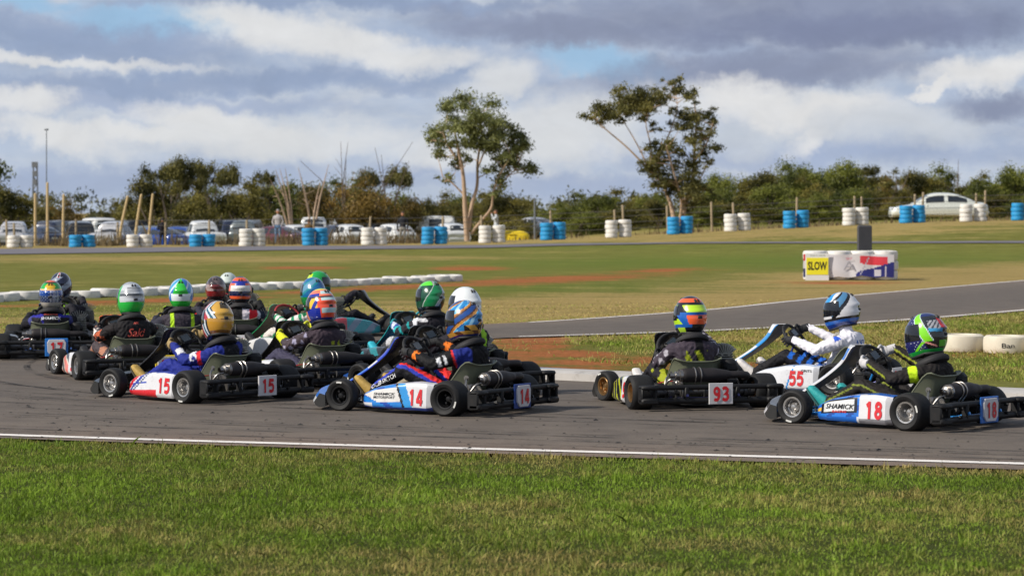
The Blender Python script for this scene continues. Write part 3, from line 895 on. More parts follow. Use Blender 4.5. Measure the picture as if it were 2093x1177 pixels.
def stay_mesh(s):
    mb = MB(); mb.add(tube(smooth_path([(s * .31, -.03, .15), (s * .29, .0, .24), (s * .2 - .04, .03, .28)], 10), .009, 7)); mb.add(lathe([(0, 0), (.022, 0), (.022, .006), (0, .008)], 'x', 12, (s * .2 - .04, .03, .28))); return mb.mesh('seat_stay', 50)
def hose_mesh():
    mb = MB(); mb.add(tube(smooth_path([(-.33, -.06, .17), (-.30, -.1, .235), (-.24, -.12, .25), (-.15, -.1, .25)], 14), .010, 8)); return mb.mesh('hose', 50)
def batt_mesh():
    mb = MB(); mb.add(cbox((-.30, .18, .14), (.10, .16, .12), .015)); mb.add(tube(smooth_path([(-.37, .2, .2), (-.3, .3, .24), (-.2, .5, .2)], 10), .006, 5)); return mb.mesh('battery_box', 40)
def bline_mesh():
    mb = MB(); mb.add(tube(smooth_path([(-.18, .08, .22), (-.3, .16, .2), (-.34, .4, .1), (-.24, .8, .09)], 14), .005, 5)); return mb.mesh('brake_line', 50)
def airbox_mesh():
    mb = MB(); mb.add(cbox((.30, .14, .33), (.13, .2, .11), .03)); 
    for s in (-1, 1): mb.add(tube([(.30 + s * .03, .24, .34), (.30 + s * .03, .31, .35)], .018, 10))
    return mb.mesh('airbox', 40)
def wheel_rim_mesh():
    mb = MB(); a = np.linspace(0, 2 * np.pi, 36, endpoint=False)
    rx = .155 * np.cos(a); ry = .14 * np.sin(a); ry = np.clip(ry, -.115, .2)
    mb.add(tube(np.stack([rx, ry, 0 * a], 1), .0135, 8, closed=True)); return mb.mesh('steering_rim', 60)
def spokes_mesh():
    mb = MB()
    for t in (0, math.pi, -math.pi / 2): mb.add(tube([(.02 * math.cos(t), .02 * math.sin(t), -.02), (.145 * math.cos(t), .115 * math.sin(t), 0)], [.014, .009], 6))
    mb.add(lathe([(0, -.05), (.03, -.05), (.03, -.012), (0, -.01)], 'z', 14)); return mb.mesh('spokes', 40)
def dash_mesh():
    mb = MB(); mb.add(cbox((0, .035, .016), (.135, .095, .03), .014))
    for s in (-1, 1):
        for k in (-.02, .02, .06): mb.add(lathe([(0, .0), (.006, .0), (.006, .008), (0, .009)], 'z', 8, (s * .058, .035 + k - .02, .030)))
    return mb.mesh('dash', 40)
def screen_mesh():
    mb = MB(); mb.add(cbox((0, .037, .032), (.092, .06, .004), .001)); return mb.mesh('screen')
def pedal_mesh():
    mb = MB(); mb.add(tube([(0, .0, 0), (0, .03, .18)], .007, 6)); mb.add(tube([(-.05, .03, .16), (.05, .03, .16)], .008, 6)); return mb.mesh('pedal', 40)
def tank_mesh():
    mb = MB(); mb.add(cbox((0, .72, .15), (.2, .26, .2), .04)); mb.add(lathe([(0, .27), (.03, .27), (.03, .25)], 'z', 12, (.04, .72, 0))); return mb.mesh('fuel_tank', 40)

# painted shells ---------------------------------------------------------------
def sidepod(s, colf):
    """s = -1 left, +1 right; colf(u, v): u 0 rear .. 1 front, v 0 inner top .. 1 inner bottom over the outer face."""
    nu, nv = 84, 46
    rows, cols = [], []
    for i in range(nu):
        u = i / (nu - 1); y_ = .165 + .70 * u
        top = np.interp(u, [0, .2, .45, .75, 1], [.238, .25, .238, .20, .14]); bot = .036 + .012 * u
        out = np.interp(u, [0, .06, .5, .8, .95, 1], [.60, .635, .645, .61, .545, .50])
        inn = .41
        sec = [(inn, top - .02), (inn + .03, top), (inn + (out - inn) * .45, top + .008), (inn + (out - inn) * .80, top + .002), (inn + (out - inn) * .90, top - .008), (inn + (out - inn) * .93, top - .03),
               (out, bot + .035), (out - .002, bot + .02), (out - .02, bot), (inn + .03, bot), (inn, bot + .01)]
        sec = resample(np.array(sec), nv)
        rows.append([(s * a * NARROW, y_, b) for a, b in sec])
    P = np.array(rows)
    for i in range(nu - 1):
        for j in range(nv):
            cols.append(colf((i + .5) / (nu - 1), np.interp((j + .5) / (nv - 1), [0, .31, .60, 1], [0, .30, .72, 1])) if j < nv - 1 else (.02, .02, .02))
    mb = MB(); V, F = grid(P, True, True); cols += [(.02, .02, .022)] * 2
    mb.add((V, F), np.array(cols)); return mb
def nose(colf):
    nu, nv = 50, 20
    rows, cols = [], []
    for i in range(nu):
        t = i / (nu - 1) * 2 - 1; x_ = t * .52
        yf = 1.47 - .20 * abs(t) ** 2.3; h = np.interp(abs(t), [0, .35, .7, 1], [.19, .17, .15, .13]); dp = .16 - .05 * abs(t)
        sec = [(yf - dp, h), (yf - dp * .5, h + .012), (yf - .03, h - .02), (yf, h * .55), (yf - .012, .05), (yf - .05, .032), (yf - dp, .035)]
        rows.append([(x_, a, b) for a, b in resample(np.array(sec), nv)])
    for i in range(nu - 1):
        for j in range(nv): cols.append(colf((i + .5) / (nu - 1) * 2 - 1, (j + .5) / (nv - 1)) if j < nv - 1 else (.015, .015, .015))
    cols += [(.02, .02, .02)] * 2
    mb = MB(); mb.add(grid(np.array(rows), True, True), np.array(cols)); return mb
def fairing(colf, back=(.02, .02, .022)):
    sp = smooth_path([(1.33, .19), (1.22, .255), (1.08, .34), (.97, .42), (.90, .485), (.86, .545), (.845, .575)], 42); n = len(sp)
    T = np.gradient(sp, axis=0); T /= np.linalg.norm(T, axis=1)[:, None]; N = np.stack([T[:, 1], -T[:, 0]], 1)
    us = np.linspace(-1, 1, 27)
    def shell(o):
        rows = []
        for i in range(n):
            t = i / (n - 1)
            w = np.interp(t, [0, .3, .55, .75, .9, 1], [.07, .08, .095, .13, .135, .105])
            rows.append([(u * w, sp[i][0] + N[i][0] * o - .075 * abs(u) ** 2.2 * (.35 + t) * .9 * (1 if True else 0), sp[i][1] + N[i][1] * o - .012 * u * u * (1 - t)) for u in us])
        return np.array(rows)
    A, B = shell(.0), shell(-.008)
    cols = [colf((i + .5) / (n - 1), abs((us[j] + us[j + 1]) / 2), (us[j] + us[j + 1]) / 2) for i in range(n - 1) for j in range(len(us) - 1)]
    mb = MB(); mb.add(grid(A), np.array(cols)); mb.add(grid(B), back)
    def rim(a, b): mb.add(grid(np.stack([a, b], 1)), np.array([colf(.5 if len(a) > 30 else .97, 1, 1)] * (len(a) - 1)))
    rim(A[:, 0], B[:, 0]); rim(A[:, -1], B[:, -1]); rim(A[-1], B[-1]); rim(A[0], B[0])
    return mb

GLY = {'1': [[(.10, .74), (.36, .9)], [(.36, 0), (.36, 1)]], '4': [[(.52, 0), (.52, 1)], [(.47, .97), (.08, .33)], [(0, .27), (.70, .27)]],
 '5': [[(.64, .89), (.14, .89), (.12, .52), (.3, .59), (.48, .57), (.58, .46), (.6, .31), (.53, .16), (.38, .09), (.22, .09), (.05, .16)]],
 '7': [[(.02, .89), (.60, .89), (.44, .5), (.30, 0)]], '3': [[(.06, .83), (.2, .91), (.42, .91), (.56, .8), (.54, .64), (.42, .55), (.27, .53), (.45, .5), (.58, .4), (.59, .22), (.46, .10), (.24, .09), (.05, .17)]]}
def _loop(cx, cy, rx, ry, n=16): return [(cx + rx * math.cos(a), cy + ry * math.sin(a)) for a in np.linspace(0, 2 * math.pi, n + 1)]
GLY['8'] = [_loop(.34, .735, .21, .175), _loop(.34, .30, .24, .21)]
GLY['9'] = [_loop(.34, .68, .235, .225), [(.575, .68), (.575, .42), (.50, .18), (.34, .09), (.20, .09), (.07, .15)]]
def number(name, txt, w, h, c, xd, yd, mt, parent, bvh=None, off=.004, st=.225):
    V, F = [], []; adv = .86; tot = adv * (len(txt) - 1) + .7
    for gi, ch in enumerate(txt):
        for si, pl in enumerate(GLY[ch]):
            P = np.array(pl); closed = np.allclose(P[0], P[-1])
            T = np.gradient(P, axis=0)
            if closed: T[0] = T[-1] = P[1] - P[-2]
            T /= np.linalg.norm(T, axis=1)[:, None] + 1e-9; N = np.stack([-T[:, 1], T[:, 0]], 1) * st / 2
            for i in range(1, len(P) - 1):
                a, b = P[i] - P[i - 1], P[i + 1] - P[i]; cs = np.dot(a, b) / (np.linalg.norm(a) * np.linalg.norm(b)); N[i] /= max(.55, math.sqrt(max(.0, (1 + cs) / 2)))
            b0 = len(V)
            for p, nn in zip(P, N): V += [(p[0] + nn[0] + gi * adv, p[1] + nn[1], si), (p[0] - nn[0] + gi * adv, p[1] - nn[1], si)]
            F += [(b0 + 2 * i, b0 + 2 * i + 1, b0 + 2 * i + 3, b0 + 2 * i + 2) for i in range(len(P) - 1)]
    c = Vector(c); xd = Vector(xd).normalized(); yd = Vector(yd).normalized(); nd = xd.cross(yd).normalized(); out = []
    for v in V:
        p = c + xd * ((v[0] / tot - .5) * w) + yd * ((v[1] - .5) * h)
        if bvh is not None:
            hit = bvh.ray_cast(p + nd * .22, -nd, .6)
            if hit[0] is not None: p = hit[0]
        out.append(tuple(p + nd * (off + v[2] * .0008)))
    me = bpy.data.meshes.new(name); me.from_pydata(out, [], F); me.update()
    return obj(name, me, mt, parent)
def plate_mesh(style):
    mb = MB()
    out = {'square': [(-1, -1), (1, -1), (1, 1), (-1, 1)], 'shield': [(-.62, -1), (.62, -1), (.95, -.55), (1, .6), (.8, 1), (-.8, 1), (-1, .6), (-.95, -.55)]}[style]
    P = np.array(out) * np.array([.098, .082])
    n = len(P)
    f = np.c_[P[:, 0], np.full(n, -.304), P[:, 1] + .14]; b = f.copy(); b[:, 1] = -.294; c = f.copy(); c[:, [0]] *= .97; c[:, 2] = (c[:, 2] - .14) * .97 + .14; c[:, 1] -= .003
    V = np.r_[f, b, c]
    F = [tuple(range(2 * n, 3 * n))[::-1], tuple(range(n, 2 * n))] + [(i, (i + 1) % n, n + (i + 1) % n, n + i) for i in range(n)] + [(i, (i + 1) % n, 2 * n + (i + 1) % n, 2 * n + i) for i in range(n)]
    mb.add((V, F)); return mb.mesh('number_plate', 20)
PLATE = mat('plate_white', S(196, 194, 196), .45, var=.08, dirt=.2)

def make_kart(c):
    k = empty('racing_kart', (*c['pos'], 0), R(c['th']))
    tag(k, c['label'], 'kart', 'karts in the race')
    fm = frame_mat(c.get('frame', (34, 34, 38)))
    obj('frame', cached('frame', frame_mesh), fm, k); obj('floor_tray', cached('tray', tray_mesh), DULL, k)
    obj('seat', cached('seat', seat_mesh), SEAT, k, (-.01, 0, 0))
    obj('rear_axle', cached('axle', axle_mesh), DULL, k); obj('brake_disc', cached('disc', disc_mesh), STEEL, k)
    obj('chain_guard', cached('guard', guard_mesh), BLK, k)
    en = obj('engine', cached('engine', engine_mesh), BLK2, k, (-.06, 0, 0)); obj('cooling_fins', cached('fins', fins_mesh), mat('cast_alloy', S(158, 156, 148), .45, .25, var=.2, nscale=20) if c.get('fins', 1) else BLK2, en)
    mf = obj('muffler', cached('muffler', muffler_mesh), mat('muffler_steel', S(50, 46, 47), .58, .5, var=.3, nscale=9), k)
    obj('tail_pipe', cached('tail', tail_mesh), STEEL, mf)
    for x_ in (-.1, -.055): obj('strap', cached('strap', strap_mesh), STEEL, mf, (x_, -.12, .275))
    for s in (-1, 1): obj('seat_stay', cached('stay%d' % s, lambda: stay_mesh(s)), STEEL, k)
    obj('hose', cached('hose', hose_mesh), STEEL, k); obj('battery_box', cached('batt', batt_mesh), BLK, k); obj('brake_line', cached('bline', bline_mesh), REDL, k)
    obj('airbox', cached('airbox', airbox_mesh), BLK, k, (-.03, 0, 0))
    obj('fuel_tank', cached('tank', tank_mesh), mat('tank_plastic', S(150, 140, 120), .5), k)
    for x_ in (-.17, .17): obj('pedal', cached('pedal', pedal_mesh), STEEL, k, (x_, 1.05, .06))
    st = c.get('steer', .12)
    sw = obj('steering_wheel', cached('swheel', wheel_rim_mesh), mat('grip_%s' % c.get('grip', 'black'), {'black': S(26, 26, 28), 'red': S(150, 40, 44)}[c.get('grip', 'black')], .7, bump=.3, bscale=90), k, (-.005, .635, .455))
    sw.rotation_euler = (Matrix.Rotation(R(52), 4, 'X') @ Matrix.Rotation(st * 2.2, 4, 'Z')).to_euler()
    obj('spokes', cached('spokes', spokes_mesh), BLK2, sw); obj('dash', cached('dash', dash_mesh), BLK, sw); obj('dash_screen', cached('screen', screen_mesh), SCREEN, sw)
    rb = obj('rear_bumper', cached('bumper', bumper_mesh), BLK, k)
    rim = c.get('rim', 'silver')
    for x_, y_, f in ((-.51, 0, False), (.51, 0, False), (-.455, 1.04, True), (.455, 1.04, True)): make_wheel(k, x_, y_, f, rim, st if f else 0)
    podf = c['pod']
    for s in (-1, 1):
        mb = sidepod(s, podf)
        sp_ = obj('sidepod', mb.mesh('sidepod', 28, colour=True), PAINT, k)
        if c.get('num') and c.get('podnum', True):
            bv = mb.bvh(); xd = (0, -s * -1, 0) if s > 0 else (0, -1, 0)
            yd = (-s * .18, 0, 1)
            pu = c.get('podnum_y', .30)
            number('race_number', c['num'], c.get('nw', .15), .125, (s * .53, pu, .138), xd, yd, REDN, sp_, bv)
            for (tx, w, h, y_, z_, mt, sh) in c.get('podtext', []):
                lettering('sponsor_name', tx, w, h, (s * .53, y_, z_), xd, yd, {'k': INK, 'w': WINK, 'r': REDN}[mt], sp_, bv, bold=.012, shear=sh)
    obj('nose_cone', nose(c['nose']).mesh('nose_cone', 40, colour=True), PAINT, k)
    fr = obj('front_fairing', fairing(c['fair'], c.get('fback', (.02, .02, .022))).mesh('front_fairing', 50, False, True), PAINT, k)
    if c.get('num'):
        ps = c.get('plate', 'square')
        if c.get('plate_back'):
            mb = MB(); mb.add(cbox((c.get('plate_x', .06), -.292, .14), (.24, .012, .19), .005)); obj('plate_backing', mb.mesh('plate_backing', 30), mat('backing_%d_%d_%d' % c['plate_back'], S(*c['plate_back']), .4, coat=.2), k)
        pl = obj('number_plate', cached('plate' + ps, lambda: plate_mesh(ps)), PLATE, k, (c.get('plate_x', .06), -.004, 0))
        number('race_number', c['num'], .128, .112, (0, -.3075, .138), (1, 0, 0), (0, 0, 1), REDN, pl, None, .0035)
    for f in c.get('extra', []): f(k)
    return k
# ================================================================ drivers: one continuous body in a race suit, helmet, brace, gloves and boots
FAB = mat('race_suit', rough=.72, attr=True, var=.12, nscale=14, bump=.9, bscale=16, spec=.2)
HELM = mat('helmet_paint', rough=.22, attr=True, var=.06, nscale=9, coat=.7)
VIS = mat('visor', S(20, 22, 28), .1, coat=.8, var=.05)
BRACE = mat('neck_brace_foam', S(30, 29, 32), .75, bump=.2, bscale=40)
TRIM = mat('helmet_trim', S(22, 22, 24), .6)
GLV = mat('glove', rough=.7, attr=True, var=.15, nscale=20, bump=.4, bscale=50)

def remeshed(mb, vox, smooth_it=6):
    me = mb.mesh('tmp', 0)
    ob = bpy.data.objects.new('tmp', me); COL.objects.link(ob)
    m = ob.modifiers.new('r', 'REMESH'); m.mode = 'VOXEL'; m.voxel_size = vox
    s = ob.modifiers.new('s', 'SMOOTH'); s.factor = .5; s.iterations = smooth_it
    bpy.context.view_layer.update()
    out = bpy.data.meshes.new_from_object(ob.evaluated_get(bpy.context.evaluated_depsgraph_get()))
    bpy.data.objects.remove(ob); bpy.data.meshes.remove(me)
    out.polygons.foreach_set('use_smooth', [True] * len(out.polygons))
    return out
def seg_param(P, a, b):
    d = b - a; t = np.clip(((P - a) @ d) / (d @ d), 0, 1)
    return t, np.linalg.norm(P - (a + t[:, None] * d), axis=1)
def limb(a, b, ra, rb, n=14, bulge=.0):
    t = np.linspace(0, 1, 8)[:, None]; P = a + (b - a) * t
    r = ra + (rb - ra) * t[:, 0] + bulge * np.sin(t[:, 0] * math.pi)
    return tube(P, r, n)

def helmet_mesh(colf):
    nu, nv = 120, 72
    rows = []; ca = []
    for j in range(nv):
        e = R(89.5 - 139 * j / (nv - 1))                # elevation
        row = []
        for i in range(nu):
            a = 2 * math.pi * i / nu                     # 0 = back, growing to the wearer's left
            x_, y_ = -math.sin(a), -math.cos(a)
            ce, se = math.cos(e), math.sin(e)
            rx, ry, rz = .128, .152, .150
            low = max(0, -se)
            fr = max(0, y_)
            ryy = ry + fr * .022 * low * 2 + fr * .012
            rxx = rx * (1 - .10 * low ** 2)
            X, Y, Z = rxx * ce ** .92 * x_, ryy * ce ** .92 * y_, rz * se * (1.0 if se > 0 else .98)
            if fr > 0 and se < 0: Z -= .022 * fr * low * 1.4
            bk = max(0, -y_)
            sp = math.exp(-((math.degrees(e) - 16) / 7) ** 2) * bk ** 2 * .010 - math.exp(-((math.degrees(e) - 4) / 6) ** 2) * bk ** 2 * .004
            row.append((X, Y - sp, Z))
        rows.append(row)
    P = np.array(rows); mb = MB()
    cols = []
    for j in range(nv - 1):
        for i in range(nu):
            a = (i + .5) / nu * 360; a = a - 360 if a > 180 else a
            cols.append(colf(a, 89.5 - 139 * (j + .5) / (nv - 1)))
    V, F = grid(P, True, True)
    cols += [cols[0], (.015, .015, .016)]
    mb.add((V, F), np.array(cols))
    return mb.mesh('helmet', 40, True, True), P
def visor_mesh(P):
    nv, nu = P.shape[:2]
    ii = [i % nu for i in range(int(nu * .5) - 30, int(nu * .5) + 31)]; js = list(range(29, 51))
    Q = P[np.ix_(js, ii)] * 1.022; Q2 = P[np.ix_(js, ii)] * 1.004
    mb = MB(); mb.add(grid(Q)); mb.add(grid(Q2))
    for a, b in ((Q[0], Q2[0]), (Q[-1], Q2[-1]), (Q[:, 0], Q2[:, 0]), (Q[:, -1], Q2[:, -1])): mb.add(grid(np.stack([a, b], 1)))
    return mb.mesh('visor', 60, False)
def vent_mesh(P, a0, a1, j0, j1):
    nv, nu = P.shape[:2]; ii = [int(a / 360 * nu) % nu for a in np.linspace(a0, a1, 7)]; js = list(range(j0, j1))
    Q = P[np.ix_(js, ii)]; n_ = Q / np.linalg.norm(Q, axis=2)[..., None]; w = np.ones(Q.shape[:2]); w[0] = w[-1] = 0; w[:, 0] = w[:, -1] = 0
    mb = MB(); mb.add(grid(Q + n_ * (.001 + .008 * w[..., None]))); return mb.mesh('vent', 60, False)
def trim_mesh(P):
    e = P[-1] * np.array([1, 1, 1]); mb = MB(); mb.add(tube(e, .009, 6, closed=True)); return mb.mesh('helmet_trim', 60)
def brace_mesh():
    a = np.linspace(0, 2 * np.pi, 30, endpoint=False); rows = []
    for r_, z_ in ((.075, .03), (.10, .04), (.128, .024), (.137, .008), (.132, -.008), (.1, -.014), (.075, -.01)):
        rows.append(np.stack([r_ * 1.0 * np.sin(a), r_ * .95 * np.cos(a), z_ - .018 * np.cos(a) * (r_ > .09) + 0 * a], 1))
    mb = MB(); mb.add(grid(np.array(rows + [rows[0]]), True)); return mb.mesh('neck_brace', 60)
def glove_mb(rim_c, t, o, nn, col, col2):
    """A fist closed on the steering wheel rim: t along the rim, o outwards, nn towards the driver."""
    mb = MB(); W = lambda a, b, c_: rim_c + t * a + o * b + nn * c_
    mb.add(ball((0, 0, 0), (.046, .022, .034), 12, 8), col)
    V = mb.V[0]; mb.V[0] = np.array([W(v[0], v[1] + .036, v[2] + .014) for v in V])
    for q, off in enumerate((-.036, -.012, .012, .034)):
        L = (.9, 1.06, 1.0, .82)[q]
        pts = [W(off, .036, -.005), W(off, .030, -.032 * L), W(off * .98, .004, -.034 * L), W(off * .95, -.020, -.020), W(off * .93, -.022, .002)]
        mb.add(tube(smooth_path(pts, 12), [.0105] * 6 + [.0095] * 7, 8), col2)
    mb.add(tube(smooth_path([W(.030, .034, .016), W(.047, .016, .028), W(.046, -.006, .026), W(.040, -.020, .016)], 9), .0115, 8), col)
    mb.add(tube([W(-.01, .05, .03), W(-.035, .085, .075)], [.034, .036], 12), col)
    return mb
def shoe_mb(heel, toe, col, sole):
    heel, toe = np.array(heel), np.array(toe); d = (toe - heel); L = np.linalg.norm(d); d = d / L
    x_ = np.array([1.0, 0, 0]); u = np.cross(x_, d); u /= np.linalg.norm(u)
    mb = MB(); rings = []
    for s, w, h0, h1 in ((-.02, .026, 0, .05), (.03, .034, 0, .085), (.09, .036, 0, .085), (.15, .040, 0, .062), (.205, .042, 0, .048), (.24, .034, 0, .038), (.252, .015, .008, .024)):
        c_ = heel + d * s * (L / .25); rings.append(ell(c_ + u * (h0 + h1) / 2, w, (h1 - h0) / 2, 16, x_, u, 2.6))
    mb.add(rings_loft(rings), col)
    mb.add(tube([heel + d * .0 + u * .06, heel + d * .0 + u * .13 - d * .03], [.044, .040], 14), col)
    rings = []
    for s, w in ((-.024, .024), (.03, .036), (.15, .043), (.21, .044), (.25, .025)):
        rings.append(ell(heel + d * s * (L / .25) - u * .004, w, .009, 12, x_, u, 3))
    mb.add(rings_loft(rings), sole)
    return mb

def make_driver(c):
    d = c['drv']; hx, hy, hz = d['head']
    A = lambda *v: np.array(v, float)
    hip = A(-.01, .24, .13)
    nb = A(hx * .9 - .005, hy - .045, hz - .195)
    lx = d.get('roll', 0.0)
    mb = MB(); bones = []
    def bone(nm, a, b, ra, rb, bulge=0.0):
        mb.add(limb(a, b, ra, rb, 14, bulge)); mb.add(ball(a, ra)); mb.add(ball(b, rb)); bones.append((nm, a, b, (ra + rb) / 2))
    sp = smooth_path([hip + A(0, .02, -.03), hip + A(0, -.05, .08), hip * .45 + nb * .55 + A(0, -.05, 0), nb + A(0, -.012, -.05), nb + A(0, 0, .0)], 20)
    T = np.gradient(sp, axis=0); T /= np.linalg.norm(T, axis=1)[:, None]
    rings = []
    for i, p in enumerate(sp):
        t = i / (len(sp) - 1)
        w = np.interp(t, [0, .15, .4, .65, .8, .9, 1], [.12, .165, .15, .172, .178, .14, .07]); h = np.interp(t, [0, .15, .5, .75, .9, 1], [.09, .12, .115, .12, .09, .06])
        n_ = np.cross(A(1, 0, 0), T[i]); n_ /= np.linalg.norm(n_)
        rings.append(ell(p, w, h, 24, (1, 0, lx * .3), n_, 2.3))
    mb.add(rings_loft(rings)); bones.append(('torso', sp[2], sp[-4], .13)); bones.append(('yoke', nb + A(-.12, -.02, -.06), nb + A(.12, -.02, -.06), .08))
    mb.add(tube([nb + A(0, 0, -.04), nb + A(hx * .1, .02, .08)], .058, 14)); bones.append(('neck', nb + A(0, 0, -.0), nb + A(0, .02, .09), .055))
    swc = A(-.005, .635, .455); st = c.get('steer', .12) * 2.2
    M = np.array(Matrix.Rotation(R(52), 3, 'X') @ Matrix.Rotation(st, 3, 'Z'))
    hands = []
    for s in (-1, 1):
        rim = swc + M @ A(s * .152, .03, 0); t_, o_, n_ = M @ A(0, 1, 0), M @ A(s, 0, 0), M @ A(0, 0, 1)
        wrist = rim + o_ * .075 + n_ * .07 - t_ * .03
        sh = nb + A(s * .158, -.01, -.065 + s * lx * .16)
        mid = (sh + wrist) / 2
        elb = mid + A(s * .085, -.03, -.075)
        bone('upper_arm' + ('L' if s < 0 else 'R'), sh, elb, .060, .047, .004); bone('forearm' + ('L' if s < 0 else 'R'), elb, wrist, .046, .033, .003)
        hands.append((s, rim, t_, o_, n_))
        h = hip + A(s * .085, .03, .0); kn = A(-.005 + s * (.185 + d.get('knee', 0)), .63, .285 if d.get('kneez') is None else d['kneez']); an = A(-.005 + s * .18, .955, .135)
        bone('thigh' + ('L' if s < 0 else 'R'), h, kn, .076, .057, .006); bone('shin' + ('L' if s < 0 else 'R'), kn, an, .055, .039, .005)
    vox = .011
    me = remeshed(mb, vox)
    n = len(me.vertices); P = np.empty(n * 3, np.float32); me.vertices.foreach_get('co', P); P = P.reshape(-1, 3).astype(float)
    best = np.full(n, 1e9); who = np.zeros(n, int); tt = np.zeros(n); dzz = np.zeros(n)
    for i, (nm, a, b, r_) in enumerate(bones):
        t, dd = seg_param(P, a, b); dd = dd - r_
        k = dd < best; best[k] = dd[k]; who[k] = i; tt[k] = t[k]; dzz[k] = (P[:, 2] - (a[2] + t * (b[2] - a[2])))[k]
    # cloth folds
    nrm = np.empty(n * 3, np.float32); me.vertices.foreach_get('normal', nrm); nrm = nrm.reshape(-1, 3)
    f = np.sin(P[:, 2] * 95 + 6 * np.sin(P[:, 0] * 31 + hx * 99) + 5 * np.sin(P[:, 1] * 27)) * np.sin(P[:, 0] * 37 + P[:, 1] * 44 + 2 * np.sin(P[:, 2] * 51))
    f2 = np.sin(P[:, 2] * 170 + P[:, 1] * 90 + 4 * np.sin(P[:, 0] * 60 + P[:, 1] * 40)) * np.clip(np.sin(P[:, 0] * 23 + P[:, 2] * 19 + hy * 50), 0, 1)
    f3 = 1 - 2 * np.abs(np.sin(P[:, 2] * 48 + P[:, 1] * 38 + 3 * np.sin(P[:, 0] * 26 + hx * 70)))
    P2 = P + nrm * (f * .0042 + f3 * .0028 + np.abs(f2) * .004)[:, None]
    me.vertices.foreach_set('co', P2.astype(np.float32).ravel())
    cf = d['suit']; cols = np.zeros((n, 4), np.float32); cols[:, 3] = 1
    for i in range(n):
        nm = bones[who[i]][0]
        cols[i, :3] = cf(nm, tt[i], P[i], dzz[i])
    at = me.color_attributes.new('Col', 'FLOAT_COLOR', 'POINT'); at.data.foreach_set('color', cols.ravel())
    me.update()
    pr = obj('person', me, FAB, None, (*c['pos'], 0), (0, 0, R(c['th'])))
    tag(pr, d['label'], 'person', 'drivers in the race')
    hm, HP = helmet_mesh(d['helmet'])
    ho = obj('helmet', hm, HELM, pr, (hx, hy, hz)); yw, pt, rl = d.get('look', (0, 0, 0))
    ho.rotation_euler = (Matrix.Rotation(R(yw), 4, 'Z') @ Matrix.Rotation(R(rl), 4, 'Y') @ Matrix.Rotation(R(pt), 4, 'X')).to_euler()
    s_ = d.get('hs', .97); ho.scale = (s_ * 1.02, s_ * 1.04, s_ * 1.15)
    obj('visor', visor_mesh(HP), VIS, ho)
    for a0, a1, j0, j1 in ((-16, -6, 17, 24), (6, 16, 17, 24), (-9, 9, 44, 49), (150, 170, 14, 20), (190, 210, 14, 20)): obj('vent', vent_mesh(HP, a0, a1, j0, j1), TRIM, ho)
    obj('helmet_trim', trim_mesh(HP), TRIM, ho)
    if d.get('brace', True):
        b = obj('neck_brace', cached('brace', brace_mesh), BRACE, pr, (nb[0], nb[1] - .005, nb[2] + .0)); b.rotation_euler = (R(-14), 0, 0)
    gc = d.get('glove', (S(28, 28, 30), S(40, 40, 44)))
    for (s, rim, t_, o_, n_) in hands:
        obj('glove', glove_mb(rim, t_, o_, n_, *gc).mesh('glove', 60, True, True), GLV, pr)
        hx_ = -.005 + s * .18
        obj('boot', shoe_mb((hx_, .955, .075), (hx_ + s * .015, 1.10, .255), *d.get('boot', (S(30, 30, 34), S(20, 20, 22)))).mesh('boot', 50, True, True), GLV, pr)
    bv = None
    for (tx, w, h, cc, xd, yd, mt, sh, nm) in d.get('text', []):
        if bv is None:
            bv = BVHTree.FromPolygons([Vector(v) for v in P2], [tuple(p.vertices) for p in me.polygons])
        lettering(nm, tx, w, h, cc, xd, yd, mt, pr, bv, .003, .012, sh)
    return pr
# ================================================================ the field of karts
WH, BK, BL, RD = S(206, 206, 210), S(20, 20, 23), S(28, 92, 178), S(200, 34, 44)
LB, NV, YE, NE = S(40, 140, 205), S(24, 34, 92), S(222, 200, 40), S(178, 220, 40)
TE, GN, OR, GD = S(24, 150, 158), S(24, 150, 62), S(232, 92, 46), S(176, 132, 52)
CH, GY_, PK, SI = S(58, 52, 60), S(112, 110, 112), S(222, 110, 110), S(160, 162, 166)
MB_ = S(32, 44, 124)

def rl(px, py, th, w=.51):                            # rear left wheel seen at a pixel -> middle of the rear axle
    x_, d_ = gp(px, py); a = R(th); return (x_ + w * math.cos(a), d_ + w * math.sin(a))
def hd(px, s, th, h):                                # helmet at a pixel column and scale
    d_ = FPX / s; x_ = X_at(px, d_); a = R(th); return (x_ - (h[0] * math.cos(a) - h[1] * math.sin(a)), d_ - (h[0] * math.sin(a) + h[1] * math.cos(a)))
def hz_(py, s): return CAMH - (py - YH) / s
flat = lambda c: (lambda *a: c)

# ---- helmets: a = degrees from the back of the head, positive to the wearer's left; e = elevation
def H93(a, e):
    b = abs(a)
    if e > 62: return BK
    if e > 44: return OR if b < 120 else BK
    if e > 35: return BK
    if e > 14: return NE if b < 50 + (e - 14) else (BK if b < 95 else NE)
    if e > 6: return BL if b < 75 else BK
    if e > -20: return OR if b < 48 + e * .3 else (BL if b < 85 + e else (BK if e > -5 else NE))
    if e > -30: return BL if b > 30 else BK
    return BK if b < 60 else (NE if b < 100 else BK)
def H55(a, e):
    s = math.sin(R(a * 2.2 + e * 2.6)); b = abs(a)
    if e < -24: return BL if e > -34 else S(22, 50, 120)
    if e < -16: return BK
    if b > 120: return LB if s > .2 else WH
    if b < 22 and -8 < e < 18: return S(60, 64, 70) if abs(e - 5) < 7 and b < 14 else WH
    return WH if s > -.15 else (BK if s > -.75 else S(70, 120, 160))
